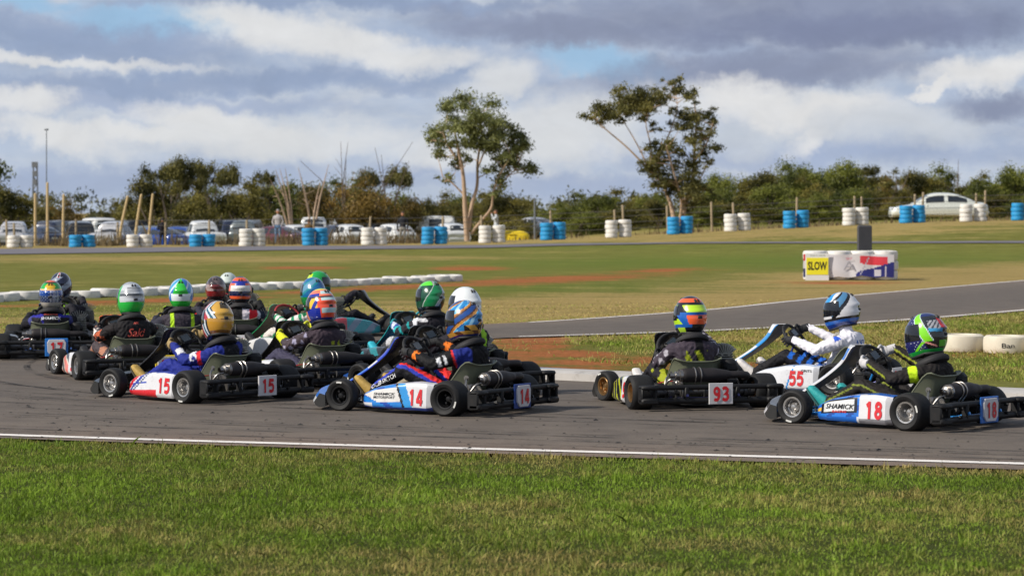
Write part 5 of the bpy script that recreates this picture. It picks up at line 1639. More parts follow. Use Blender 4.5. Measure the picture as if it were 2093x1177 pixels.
# ---- SLOW barrier
bx0, bd = gp(1648, 574); bx1, _ = gp(1842, 574); bd = gp(1740, 573)[1]
bw = bx1 - bx0
k = 0
for i in range(4):
    for row in range(2 if i == 3 else 1):
        st = empty('tyre_stack', (bx0 + .29 + i * (bw - .5) / 3.1, bd + .3 + row * .55, 0), i)
        tag(st, 'white tyre stack behind the printed banner, %s from the left%s' % (ORD[i], ', rear row' if row else ''), 'tyre stack', 'white tyre stacks of the marshal barrier')
        for j in range(3): obj('tyre', TYRE, TW, st, (rs.uniform(-.01, .01), rs.uniform(-.01, .01), .115 + j * .225), (0, 0, rs.uniform(0, 6)), (1, 1, 1.12))
def banner():
    nu, nv = 70, 22; rows, cols = [], []
    for i in range(nu):
        u = i / (nu - 1); xx = bx0 - .02 + u * (bw - .08); dep = bd - .012 - .022 * abs(math.sin(u * math.pi * 3.9))
        rows.append([(xx, dep + .01 * math.sin(v_ * 5 + u * 9), .10 + .50 * v_ + .012 * math.sin(u * 12) - (.03 * abs(math.cos(u * math.pi * 3.9)) * (1 - v_))) for v_ in np.linspace(0, 1, nv)])
    for i in range(nu - 1):
        for j in range(nv - 1):
            u, v_ = (i + .5) / (nu - 1), (j + .5) / (nv - 1)
            c_ = S(212, 208, 212)
            if u < .05: c_ = RD if v_ > .7 else (NV if v_ < .4 else c_)
            if .63 < u < .93 and v_ > .52 and v_ > .52 + (.93 - u) * .1 and v_ < .92 and (u - .63) * 1.2 + .5 > (v_ - .45): c_ = S(214, 60, 74)
            if u > .58 and v_ < .15 + (u - .58) * 1.3 and v_ > -.1 + (u - .58) * .2: c_ = S(40, 44, 120)
            if .78 < u < .86 and v_ < .32 and v_ > .05: c_ = S(200, 196, 206)
            if .90 < u < .92: c_ = S(206, 200, 210) if v_ < .5 else c_
            if abs(u - .62 - (v_ * .12)) < .006 or abs(u - .33 + v_ * .10) < .006: c_ = S(176, 172, 186)
            cols.append(c_)
    A = np.array(rows); B = A + np.array([0, .006, 0])
    mb = MB(); mb.add(grid(A), np.array(cols)); mb.add(grid(B), WH); return mb
bn = obj('banner', banner().mesh('banner', 60, False, True), mat('banner_vinyl', rough=.5, attr=True, var=.08, nscale=5))
tag(bn, 'white, red and navy printed banner wrapped round the marshal tyre barrier', 'banner')
lettering('banner_lettering', 'SKF', .14, .05, (bx0 + bw * .475, bd - .05, .50), (1, 0, 0), (0, 0, 1), mat('pink_ink', S(200, 70, 96), .5), bn, None, .0)
lettering('banner_logo', 'A', .26, .20, (bx0 + bw * .475, bd - .05, .34), (1, 0, 0), (0, 0, 1), mat('grey_ink', S(160, 158, 166), .5), bn, None, .0)
sg = empty('warning_sign', (bx0 + .29, bd - .07, 0)); tag(sg, 'yellow board reading SLOW on the tyre barrier', 'sign')
mb = MB(); mb.add(cbox((0, 0, .31), (.54, .012, .62), .003)); obj('board', mb.mesh('board'), mat('sign_white', S(222, 222, 220), .5), sg)
mb = MB(); mb.add(cbox((.005, -.009, .325), (.50, .006, .39), .001)); obj('yellow_field', mb.mesh('yellow_field'), mat('sign_yellow', S(238, 226, 40), .5), sg)
lettering('sign_lettering', 'SLOW', .44, .2, (.005, -.0125, .335), (1, 0, 0), (0, 0, 1), INK, sg, None, .002, bold=.03)
lettering('sign_print', 'kart club', .34, .03, (.02, -.0065, .575), (1, 0, 0), (0, 0, 1), mat('sage_ink', S(130, 150, 120), .6), sg, None, .002)
px_ = gp(1767, 570); mb = MB()
mb.add(cbox((0, 0, .63), (.33, .22, 1.26), .03)); 
for q in range(9): mb.add(cbox((-.14 + q * .035, -.112, .63), (.012, .014, 1.2), .003))
po = obj('rubber_post', mb.mesh('rubber_post', 30), mat('grey_rubber', S(62, 62, 66), .7), None, (X_at(1767, 66.6), 66.6, 0)); tag(po, 'dark grey ribbed rubber post standing behind the SLOW barrier', 'post')

# ================================================================ fence, poles
WOOD = mat('weathered_timber', S(150, 134, 108), .85, var=.3, nscale=4, bump=.5, bscale=30)
FRESH = mat('fresh_timber', S(190, 166, 122), .8, var=.2, nscale=4, bump=.4, bscale=30)
WIRE = mat('fence_wire', S(110, 108, 104), .5, .6)
FD = 136.0
fence = empty('wire_fence', (0, FD, 0)); tag(fence, 'wire fence on short timber posts behind the painted tyre stacks', 'fence')
def post_mesh(h, r):
    mb = MB(); mb.add(tube([(0, 0, -.2), (0, 0, h * .5), (0, 0, h - .02), (0, 0, h)], [r * 1.05, r, r * .95, r * .7], 8)); return mb.mesh('post', 50)
PM = post_mesh(1.3, .055)
fx = []
for px in (-70, 15, 30, 155, 240, 338, 428, 505, 640, 755, 905, 985, 1127, 1258, 1275, 1365, 1455, 1500, 1628, 1748, 1762, 1870, 1885, 1996, 2013, 2100, 2180):
    x_ = X_at(px, FD); z_ = float(terrain(x_, FD)); fx.append((x_, z_))
    h = rs.uniform(.85, 1.12) if px < 1000 else rs.uniform(.95, 1.15)
    obj('post', PM, WOOD, fence, (x_, rs.uniform(-.1, .1), z_), (rs.uniform(-.03, .03), rs.uniform(-.05, .05), 0), (1, 1, h))
for hgt in (.35, .65, .95, 1.2):
    mb = MB(); mb.add(tube([(x_, 0, z_ + hgt) for x_, z_ in sorted(fx)], .012, 4)); obj('wire', mb.mesh('wire', 60), WIRE, fence)
for px, yt, tilt, nm in ((72, 395, .0, 'upright new timber pole, leftmost of the tall poles'), (97, 373, .0, 'tallest timber pole, second from the left edge'), (129, 397, .02, 'upright timber pole between the tallest pole and the leaning trio'),
                         (248, 401, .22, 'leaning timber pole, left one of the trio'), (279, 398, .16, 'leaning timber pole, middle one of the trio'), (306, 397, .10, 'leaning timber pole, right one of the trio')):
    dd = 139.; h = Z_at(yt, dd); x_ = X_at(px - tilt * 40, dd)
    mb = MB(); mb.add(tube([(0, 0, -.3), (tilt * h * .5, 0, h * .5), (tilt * h, 0, h)], [.07, .066, .06], 10)); mb.add(ball((tilt * h, 0, h), .059, 10, 6))
    o = obj('timber_pole', mb.mesh('timber_pole', 50), FRESH, None, (x_, dd, float(terrain(x_, dd)))); tag(o, nm, 'pole', 'tall timber poles along the fence')
# lamp post, mast, lattice tower
def pole(name, px, yt, d_, r0, r1, m_, label, cat, tip=None):
    h = Z_at(yt, d_); x_ = X_at(px, d_); z_ = float(terrain(x_, d_)); mb = MB(); mb.add(tube([(0, 0, -.3), (0, 0, (h - z_) * .5), (0, 0, h - z_)], [r0, (r0 + r1) / 2, r1], 8))
    if tip: mb.add(tip(h - z_))
    o = obj(name, mb.mesh(name, 50), m_, None, (x_, d_, z_)); return tag(o, label, cat)
GALV = mat('galvanised_steel', S(120, 124, 130), .5, .5)
pole('radio_mast', 95, 265, 205, .05, .03, GALV, 'tall thin radio mast at far left', 'mast', lambda h: cbox((0, 0, h), (.3, .05, .12), .01))
pole('steel_pole', 1093, 405, 150, .06, .05, GALV, 'grey steel pole right of the big gum tree', 'pole')
pole('steel_pole', 143, 393, 260, .06, .05, GALV, 'thin distant pole right of the radio mast', 'pole')
tw = empty('lattice_tower', (X_at(72, 420), 420, 0)); tag(tw, 'distant dark lattice tower at far left', 'tower')
hh_ = Z_at(333, 420)
for sx_, sy_ in ((-1, -1), (1, -1), (1, 1), (-1, 1)):
    mb = MB(); mb.add(tube([(sx_ * .42, sy_ * .42, 0), (sx_ * .26, sy_ * .26, hh_)], .07, 5)); obj('leg', mb.mesh('leg'), GALV, tw)
for i in range(9):
    z0, z1 = i / 9 * hh_, (i + 1) / 9 * hh_; w0, w1 = .42 - .16 * i / 9, .42 - .16 * (i + 1) / 9
    for sy_ in (-1, 1):
        mb = MB(); s = 1 if i % 2 else -1; mb.add(tube([(-s * w0, sy_ * w0, z0), (s * w1, sy_ * w1, z1)], .05, 4)); obj('brace', mb.mesh('brace'), GALV, tw)
for z_, w_ in ((.97, .9), (.82, .7), (.68, .6)):
    mb = MB(); mb.add(cbox((0, -.35, hh_ * z_), (w_, .2, .8), .03)); obj('antenna_panel', mb.mesh('antenna_panel'), GALV, tw)

# ================================================================ trees
LEAF = mat('gum_leaf', rough=.55, attr=True, var=.1, trans=.3, spec=.3)
BARK = mat('pale_bark', S(176, 150, 126), .85, var=.3, nscale=3, bump=.5, bscale=12)
DBARK = mat('grey_bark', S(98, 86, 76), .9, var=.3, nscale=3, bump=.5, bscale=12)
def leaf_cloud(centres, radii, n, size, cols, seed, hang=.5, flat_=.75):
    """n leaf-sized faces spread through clumps; returns corner array and colours."""
    r_ = np.random.default_rng(seed)
    C = np.asarray(centres, float); Rr = np.asarray(radii, float)
    w = Rr ** 2.2; idx = r_.choice(len(C), n, p=w / w.sum())
    v = r_.normal(size=(n, 3)); v /= np.linalg.norm(v, axis=1)[:, None]
    rad = np.minimum(np.abs(r_.normal(0, .55, n)) + .15, 1.12 + .1 * r_.random(n))
    P = C[idx] + v * (Rr[idx] * rad)[:, None] * np.array([1, 1, flat_])
    P[:, 2] += np.where(v[:, 2] < 0, .25 * Rr[idx] * (-v[:, 2]), 0)
    a = r_.normal(size=(n, 3)); a[:, 2] -= hang; a /= np.linalg.norm(a, axis=1)[:, None]
    b = np.cross(a, r_.normal(size=(n, 3))); b /= np.linalg.norm(b, axis=1)[:, None]
    L = (size * r_.uniform(.6, 1.4, n))[:, None]; W = L * .42
    V = np.stack([P - a * L, P + b * W, P + a * L, P - b * W], 1).reshape(-1, 3)
    tone = r_.normal(0, .18, len(C))[idx] + r_.normal(0, .12, n)
    c0 = np.array(cols[0]); c1 = np.array(cols[1]); k = np.clip(.5 + tone * 1.6, 0, 1)[:, None]
    cc = (c0 * (1 - k) + c1 * k) * (1 + tone[:, None] * .5)
    return V, np.clip(cc, .004, 1)
def tree_obj(name, label, group, base, branches, V, cc, bark, cat='tree'):
    t = empty(name, base); tag(t, label, cat, group)
    mb = MB()
    for pts, r0, r1 in branches:
        q = smooth_path(pts, max(6, 4 * len(pts))); mb.add(tube(q, np.linspace(r0, r1, len(q)), 7))
    obj('trunk', mb.mesh('trunk', 60), bark, t)
    if V is not None: obj('crown', quads_mesh('crown', V, cc, 4), LEAF, t)
    return t
# two big gums built limb by limb (positions read in photo pixels, then metres from the foot of the tree)
def gum(px0, py0, d_, limbs, clumps, n, size, cols, seed, label, group, depth=.8, bark=BARK):
    s = ppm(d_); x0 = X_at(px0, d_); z0 = float(terrain(x0, d_))
    r_ = np.random.default_rng(seed)
    cv = lambda px, py, dy: np.array([(px - px0) / s, dy, Z_at(py, d_) - z0])
    br = []
    for pts, r0, r1 in limbs:
        k = r_.uniform(-1, 1) * depth
        br.append(([cv(p[0], p[1], k * i / max(1, len(pts) - 1) if i else 0) if i or True else 0 for i, p in enumerate(pts)], r0, r1))
    C, Rr = [], []
    for (px, py, rad) in clumps:
        m = 6
        for _ in range(m):
            C.append(cv(px + r_.normal() * rad * .55, py + r_.normal() * rad * .45, r_.normal() * .7 * depth)); Rr.append(rad / s * r_.uniform(.5, .92))
    V, cc = leaf_cloud(C, Rr, n, size, cols, seed, .9, .8)
    # fine twigs to the clumps
    pts_ = np.array([p for b_ in br for p in smooth_path(b_[0], 16)[5:]])
    for q in range(0, len(C), 2):
        dd_ = np.linalg.norm(pts_ - C[q], axis=1) + np.where(pts_[:, 2] > C[q][2] - .1, 3, 0); tip = pts_[int(np.argmin(dd_))]
        if np.linalg.norm(tip - C[q]) < 1.6: br.append(([tip, (tip + C[q]) / 2 + r_.normal(size=3) * .08, C[q]], .028, .008))
    return tree_obj('gum_tree', label, group, (x0, d_, z0), br, V, cc, bark)
gum(955, 488, 141, [([(955, 492), (951, 430), (947, 360), (938, 310), (930, 270)], .15, .04), ([(948, 385), (944, 345), (918, 300), (905, 270)], .10, .03), ([(958, 470), (964, 420), (975, 380), (976, 330), (985, 270), (975, 230)], .11, .03),
                    ([(976, 345), (990, 310), (1005, 280)], .06, .02), ([(962, 478), (985, 450), (1004, 425), (1008, 395), (1020, 360), (1045, 320)], .085, .025), ([(1006, 405), (1030, 370), (1060, 340)], .05, .02), ([(950, 400), (925, 375), (905, 362)], .05, .02)],
    [(920, 220, 26), (900, 290, 28), (925, 255, 28), (960, 225, 30), (985, 235, 34), (1000, 265, 30), (965, 270, 34), (940, 300, 24), (990, 300, 30), (1015, 290, 22), (1060, 275, 22), (1045, 300, 28), (1070, 320, 26), (1040, 340, 28), (1020, 360, 22), (1080, 340, 14), (908, 362, 14), (1008, 390, 16), (895, 320, 16), (880, 285, 10), (1010, 335, 18), (930, 335, 14), (950, 330, 12)],
    27000, .07, (S(76, 82, 42), S(140, 144, 88)), 3, 'tall pale trunked gum tree with open crown, left one of the two big gums', 'big gum trees', 1.0)
gum(1385, 452, 152, [([(1378, 458), (1372, 420), (1358, 380), (1345, 330), (1355, 290)], .14, .04), ([(1356, 375), (1320, 340), (1280, 300), (1235, 262), (1212, 240)], .07, .02), ([(1395, 458), (1400, 420), (1415, 380), (1420, 320), (1425, 250), (1420, 200)], .15, .03), ([(1388, 458), (1392, 410), (1375, 350), (1360, 300)], .10, .03),
                     ([(1325, 345), (1310, 310), (1285, 265), (1265, 235)], .05, .015), ([(1330, 345), (1330, 300), (1320, 250), (1335, 215)], .05, .012), ([(1345, 320), (1370, 270), (1385, 220), (1380, 180)], .045, .012), ([(1420, 330), (1445, 290), (1455, 255)], .05, .02), ([(1414, 390), (1440, 350), (1450, 320)], .05, .02)],
    [(1212, 240, 16), (1235, 225, 24), (1262, 208, 26), (1292, 192, 24), (1285, 225, 28), (1310, 215, 26), (1332, 202, 22), (1256, 240, 18), (1320, 236, 16), (1240, 240, 18), (1300, 205, 24), (1345, 188, 16), (1352, 215, 12), (1372, 225, 12), (1340, 262, 10), (1385, 262, 12), (1375, 170, 14), (1395, 185, 16), (1415, 205, 18), (1375, 190, 12), (1405, 235, 20), (1430, 240, 22), (1450, 245, 18), (1400, 260, 20), (1440, 265, 20), (1460, 250, 10), (1430, 290, 22), (1450, 310, 18), (1410, 285, 16),
     (1335, 310, 20), (1360, 300, 22), (1385, 310, 20), (1325, 340, 18), (1350, 340, 24), (1385, 345, 26), (1420, 340, 26), (1445, 335, 14), (1370, 375, 26), (1400, 380, 30), (1430, 380, 24), (1345, 370, 18), (1400, 410, 26), (1430, 410, 20), (1450, 395, 12)],
    42000, .068, (S(62, 66, 34), S(126, 120, 66)), 4, 'spreading many stemmed gum tree leaning left, right one of the two big gums', 'big gum trees', 1.0, BARK)
# scrub trees: a handful of grown shapes, copied with their own size and turn
def scrub_proto(seed, kind):
    r_ = np.random.default_rng(seed); C, Rr, br = [], [], []
    for k in range(r_.integers(3, 6)):
        a = r_.uniform(0, 6.28); l = r_.uniform(.5, 1.0)
        top = np.array([math.cos(a) * l * 1.5, math.sin(a) * l * 1.5, r_.uniform(2.2, 3.4)])
        br.append(([np.array([r_.normal() * .12, r_.normal() * .12, -.15]), top * np.array([.35, .35, .45]) + r_.normal(size=3) * .1, top], .10, .03))
        for q in range(9 if kind != 'umbrella' else 6):
            if kind == 'umbrella': c_ = top + np.array([r_.normal() * .9, r_.normal() * .9, .5 + abs(r_.normal()) * .25]); rad = r_.uniform(.35, .65)
            else: c_ = top * np.array([1, 1, r_.uniform(.15, 1.15)]) + np.array([r_.normal() * .75, r_.normal() * .75, r_.normal() * .25]); rad = r_.uniform(.55, 1.0)
            c_[2] = max(c_[2], .5); C.append(c_); Rr.append(rad)
            if q % 3 == 0: br.append(([top * .8, (top + c_) / 2, c_], .03, .01))
    cols = {'olive': (S(60, 62, 28), S(134, 124, 58)), 'green': (S(56, 66, 28), S(122, 126, 54)), 'rust': (S(80, 70, 32), S(140, 114, 56)), 'umbrella': (S(64, 66, 32), S(120, 114, 60))}[kind]
    V, cc = leaf_cloud(C, Rr, 16000 if kind != 'umbrella' else 8000, .085, cols, seed, .2, .8)
    mb = MB()
    for pts, r0, r1 in br:
        q = smooth_path(pts, 10); mb.add(tube(q, np.linspace(r0, r1, len(q)), 6))
    top = max(c_[2] + r2 * .8 for c_, r2 in zip(C, Rr)); wid = max(abs(c_[0]) + r2 for c_, r2 in zip(C, Rr))
    return mb.mesh('trunk', 60), quads_mesh('crown', V, cc, 4), top, wid
PROTO = [scrub_proto(s, k) for s, k in ((1, 'olive'), (2, 'olive'), (3, 'green'), (4, 'green'), (5, 'rust'), (6, 'umbrella'), (7, 'umbrella'), (8, 'green'), (9, 'olive'))]
OL, OL2, G1, G2, RU, UM, UM2, G3, OL3 = range(9)
SCRUB = [(-62, 292, 42, 172, G1), (28, 374, 95, 195, OL), (75, 392, 80, 215, OL2), (-5, 385, 90, 205, OL3), (118, 402, 70, 240, RU), (275, 392, 70, 230, OL), (225, 405, 70, 250, OL2),
 (318, 352, 92, 205, OL), (345, 318, 86, 200, UM), (395, 322, 80, 204, UM2), (388, 372, 100, 196, OL2), (442, 332, 76, 210, UM), (450, 368, 100, 190, G1), (505, 362, 95, 200, OL3), (540, 345, 60, 220, UM2), (560, 378, 100, 188, OL),
 (610, 355, 80, 212, G2), (600, 385, 90, 185, OL2), (655, 372, 90, 200, OL), (705, 352, 100, 196, RU), (752, 350, 95, 190, G1), (798, 334, 72, 206, UM), (790, 378, 90, 196, RU), (838, 400, 90, 200, OL), (890, 383, 100, 206, OL2), (925, 388, 80, 188, G3),
 (985, 386, 95, 200, OL3), (1035, 384, 90, 192, OL), (1080, 402, 80, 206, OL2), (1130, 406, 90, 198, G1), (1180, 404, 85, 206, OL), (1228, 386, 95, 196, G2), (1275, 380, 95, 204, OL3), (1318, 388, 80, 192, G3), (1350, 402, 70, 184, OL), (1455, 372, 90, 192, G2),
 (1490, 346, 95, 198, G3), (1545, 344, 100, 204, OL), (1590, 320, 84, 210, G1), (1640, 330, 92, 200, G2), (1575, 368, 95, 180, G3), (1690, 352, 88, 194, OL2), (1738, 320, 92, 206, G3), (1788, 334, 80, 212, UM2), (1800, 365, 95, 190, OL3), (1845, 352, 85, 204, RU),
 (1885, 342, 90, 198, OL), (1922, 328, 84, 206, G1), (1965, 346, 88, 200, OL2), (2010, 356, 90, 194, G2), (2060, 350, 90, 204, OL3), (2098, 330, 84, 198, G3), (2150, 345, 95, 200, G1), (1660, 385, 95, 176, G1), (1500, 395, 95, 178, OL3), (1740, 375, 95, 178, G2), (2030, 395, 90, 182, OL),
 (1925, 385, 90, 184, G3), (1430, 412, 80, 176, G1), (1275, 418, 90, 178, OL), (1180, 428, 85, 178, G3), (1080, 432, 90, 178, OL2), (850, 428, 95, 186, OL3), (690, 425, 100, 182, G2), (560, 425, 100, 184, OL), (430, 420, 100, 188, G3), (335, 415, 95, 186, OL2), (940, 425, 90, 182, G1), (770, 420, 90, 184, OL), (2120, 400, 90, 180, G2), (1840, 400, 80, 182, OL2),
 (1610, 350, 95, 215, OL3), (1680, 345, 95, 216, G2), (1520, 362, 90, 216, OL2), (1770, 350, 95, 218, OL), (1870, 362, 95, 216, G1), (1990, 362, 95, 216, OL3), (2080, 362, 95, 214, G2), (1455, 385, 90, 214, OL), (1250, 402, 90, 214, OL2), (1150, 412, 90, 214, OL3), (1050, 405, 90, 216, OL), (870, 402, 90, 214, RU), (735, 378, 95, 216, OL3), (640, 388, 95, 216, OL2), (500, 384, 95, 214, OL), (410, 380, 95, 216, OL3), (320, 385, 90, 216, OL2)]
rs = random.Random(9)
NUMW = ['', 'one', 'two', 'three', 'four', 'five', 'six', 'seven', 'eight', 'nine', 'ten', 'eleven', 'twelve', 'thirteen', 'fourteen', 'fifteen', 'sixteen', 'seventeen', 'eighteen', 'nineteen', 'twenty']
def near_what(px):
    for lim, t in ((60, 'at the left edge'), (200, 'behind the timber poles'), (320, 'by the leaning poles'), (480, 'behind the blue cars'), (620, 'behind the grey hooded onlooker'), (850, 'left of the big gum'), (1100, 'behind the big gum'), (1330, 'between the two big gums'), (1480, 'behind the leaning gum'), (1700, 'right of the leaning gum'), (1830, 'above the SLOW barrier'), (2020, 'behind the pale sedan')):
        if px < lim: return t
    return 'at the right edge'
def side(px): return 'far left' if px < 200 else 'left of centre' if px < 850 else 'centre' if px < 1200 else 'right of centre' if px < 1600 else 'far right'
SCRUB = sorted([(a, b, c_, d_ + 34 if (a < 1000 and d_ < 193) else d_, e) for a, b, c_, d_, e in SCRUB], key=lambda q: q[0])
_cnt = {}
KN = {OL: 'olive', OL2: 'olive', OL3: 'olive', G1: 'green', G2: 'green', G3: 'green', RU: 'rusty olive', UM: 'flat topped', UM2: 'flat topped'}
def kz(q): return ('tall' if q[1] < 350 else 'mid height' if q[1] < 395 else 'low', KN[q[4]], near_what(q[0]))
for (px, yt, wd, d_, pr) in SCRUB:
    tm, cm, top, wid = PROTO[pr]
    x_ = X_at(px, d_); z_ = float(terrain(x_, d_)); hgt = Z_at(yt, d_) - z_
    sz = hgt / top * 1.02; um = pr in (UM, UM2); sw_ = max(wd * (1.15 if um else 1.6) / ppm(d_) / 2 / wid, sz * (.55 if um else .85))
    t = empty('scrub_tree', (x_, d_, z_ - .1), rs.uniform(0, 6.28)); t.scale = (sw_, sw_, sz)
    kind = KN[pr]; _k = {OL: 'olive', OL2: 'olive', OL3: 'olive', G1: 'green', G2: 'green', G3: 'green', RU: 'rusty olive', UM: 'flat topped', UM2: 'flat topped'}[pr]
    size = 'tall' if yt < 350 else 'mid height' if yt < 395 else 'low'
    ky = (size, kind, near_what(px)); tot = sum(1 for q in SCRUB if kz(q) == ky); _cnt[ky] = _cnt.get(ky, 0) + 1
    tag(t, '%s %s scrub tree %s' % ky + (', %s of %s from left' % (ORD[_cnt[ky] - 1], NUMW[tot]) if tot > 1 else ''), 'tree', 'scrub trees of the bush line')
    obj('trunk', tm, DBARK, t); obj('crown', cm, LEAF, t)
# dead trees with bare limbs
for px, yb, yt, d_, sd, lab in ((640, 470, 330, 186, 1, 'dead pale forked tree among the scrub left of centre'), (703, 440, 280, 196, 2, 'thin dead tree with bare twigs, left one above the scrub'), (748, 440, 280, 197, 3, 'thin dead tree with bare twigs, middle one above the scrub'), (795, 440, 300, 198, 4, 'thin dead tree with bare twigs, right one above the scrub'), (598, 450, 322, 190, 5, 'leaning grey dead tree above the scrub left of centre'), (1835, 430, 330, 196, 6, 'thin bare tree above the scrub at far right'), (1960, 430, 318, 200, 7, 'thin bare twigs above the white car')):
    r_ = np.random.default_rng(sd); s = ppm(d_); x0 = X_at(px, d_); z0 = float(terrain(x0, d_)); h = Z_at(yt, d_) - z0
    br = []; base = np.array([0, 0, -.2])
    for k in range(4 if sd in (1, 5) else 3):
        tip = np.array([r_.normal() * .22 * h, r_.normal() * .15 * h, h * r_.uniform(.72, 1.0)]); mid = tip * np.array([.35, .35, .5]) + r_.normal(size=3) * .08
        br.append(([base, mid, tip], .11 if sd in (1, 5) else .05, .012))
        for q in range(4): br.append(([mid + (tip - mid) * .3 * q / 2, mid + (tip - mid) * .3 * q / 2 + r_.normal(size=3) * .3 + np.array([0, 0, .35])], .02, .006))
    tree_obj('dead_tree', lab, 'dead trees in the bush line', (x0, d_, z0), br, None, None, BARK if sd in (1, 5) else DBARK)
# distant woodland on the horizon
r_ = np.random.default_rng(77); C, Rr = [], []
for i in range(900):
    d_ = r_.uniform(420, 640); x_ = r_.uniform(-.32, .32) * d_; C.append((x_, d_, r_.uniform(.3, 3.6) * (1 + .35 * math.sin(x_ * .05)))); Rr.append(r_.uniform(1.2, 2.6))
V, cc = leaf_cloud(C, Rr, 30000, .42, (S(52, 58, 40), S(96, 98, 66)), 78, 0, .8)
tag(obj('distant_woodland', quads_mesh('distant_woodland', V, cc, 4), LEAF), 'far line of bush on the horizon', None, None, 'stuff')
# dry weeds along the fence
n_ = 9000; x_ = r_.uniform(-32, 34, n_); y_ = r_.normal(135.5, 1.6, n_); y_ = np.where(y_ < 132.5, 136, y_)
k = (vnoise(x_, y_, 2.5, 41) > .45) & ((x_ < -2) | (r_.random(n_) < .35))
x_, y_ = x_[k], y_[k]
blades('dry_weeds', x_, y_, r_.gamma(4, .10, len(x_)) * np.where(x_ < -2, 1, .5), r_.uniform(.012, .03, len(x_)), (np.array(S(128, 112, 82)) * r_.uniform(.5, 1.1, (len(x_), 1))), .35, 'dry grey brown weeds along the fence line')
# ================================================================ parked cars and onlookers
CARP = {}
def car_paint(c): return mat('car_paint_%d_%d_%d' % c, S(*c), .28, .15, var=.05, coat=.7, dirt=.12)
GLS = glass('car_glass', S(26, 32, 38)); TRIMB = mat('car_trim', S(28, 28, 30), .6); LAMP = mat('tail_lamp', S(150, 24, 28), .25, coat=.5); HLAMP = mat('head_lamp', S(200, 204, 208), .15, coat=.6)
_cw = None
def car_wheel():
    mb = MB(); mb.add(lathe([(.19, -.10), (.30, -.105), (.325, -.08), (.33, 0), (.325, .08), (.30, .105), (.19, .10)], 'x', 24)); return mb.mesh('tyre', 50)
def car_hub():
    mb = MB(); mb.add(lathe([(.195, -.085), (.19, -.095), (.17, -.07), (.06, -.085), (0, -.09)], 'x', 20)); mb.add(lathe([(.195, .085), (.19, .095), (.17, .07), (.06, .085), (0, .09)], 'x', 20))
    return mb.mesh('rim', 40)
# side profiles: stations along the length (nose at +y): y, belt height, half width, roof height (0 = none), roof half width
PROF = {
 'sedan': dict(L=4.85, st=[(-2.42, .62, .70), (-2.38, .86, .80), (-2.1, .95, .86), (-1.5, .96, .89), (0, .93, .91), (.9, .90, .90), (1.7, .80, .86), (2.2, .70, .78), (2.40, .58, .66), (2.43, .42, .60)], roof=[(-1.95, .96, .66), (-1.45, 1.18, .62), (-.8, 1.39, .58), (-.2, 1.44, .57), (.35, 1.40, .58), (.8, 1.2, .63), (1.35, .90, .70)], glassy=(-1.75, 1.15), wb=(-1.38, 1.42)),
 'suv': dict(L=4.6, st=[(-2.3, .6, .80), (-2.28, 1.05, .86), (-1.5, 1.10, .9), (0, 1.08, .92), (1.0, 1.05, .91), (1.7, 1.0, .88), (2.2, .88, .82), (2.3, .6, .78)], roof=[(-2.25, 1.08, .78), (-2.05, 1.62, .70), (-1.6, 1.76, .68), (-.3, 1.80, .68), (.4, 1.74, .68), (1.1, 1.06, .74)], glassy=(-2.2, 1.0), wb=(-1.35, 1.4)),
 'ute': dict(L=5.1, st=[(-2.55, .6, .82), (-2.53, 1.08, .86), (-1.5, 1.08, .88), (-.5, 1.06, .90), (1.0, 1.06, .90), (1.9, 1.0, .86), (2.4, .86, .8), (2.55, .6, .76)], roof=[(-.75, 1.08, .74), (-.62, 1.62, .68), (-.2, 1.76, .66), (.5, 1.74, .66), (1.3, 1.06, .72)], glassy=(-.7, 1.2), wb=(-1.5, 1.55)),
 'hatch': dict(L=4.1, st=[(-2.0, .55, .76), (-1.98, .9, .82), (-1.3, .95, .85), (0, .92, .86), (.9, .90, .85), (1.6, .80, .8), (2.0, .62, .7), (2.05, .45, .66)], roof=[(-1.9, .93, .68), (-1.5, 1.32, .62), (-.9, 1.45, .6), (0, 1.47, .6), (.5, 1.38, .6), (1.3, .9, .7)], glassy=(-1.8, 1.15), wb=(-1.25, 1.3)),
 'van': dict(L=4.9, st=[(-2.45, .6, .84), (-2.43, 1.15, .88), (0, 1.15, .9), (1.5, 1.1, .88), (2.2, .95, .82), (2.42, .6, .76)], roof=[(-2.42, 1.15, .82), (-2.3, 1.85, .78), (-1.5, 1.95, .76), (.6, 1.93, .76), (1.1, 1.75, .76), (1.9, 1.05, .78)], glassy=(-2.3, 1.8), wb=(-1.45, 1.5)),
}
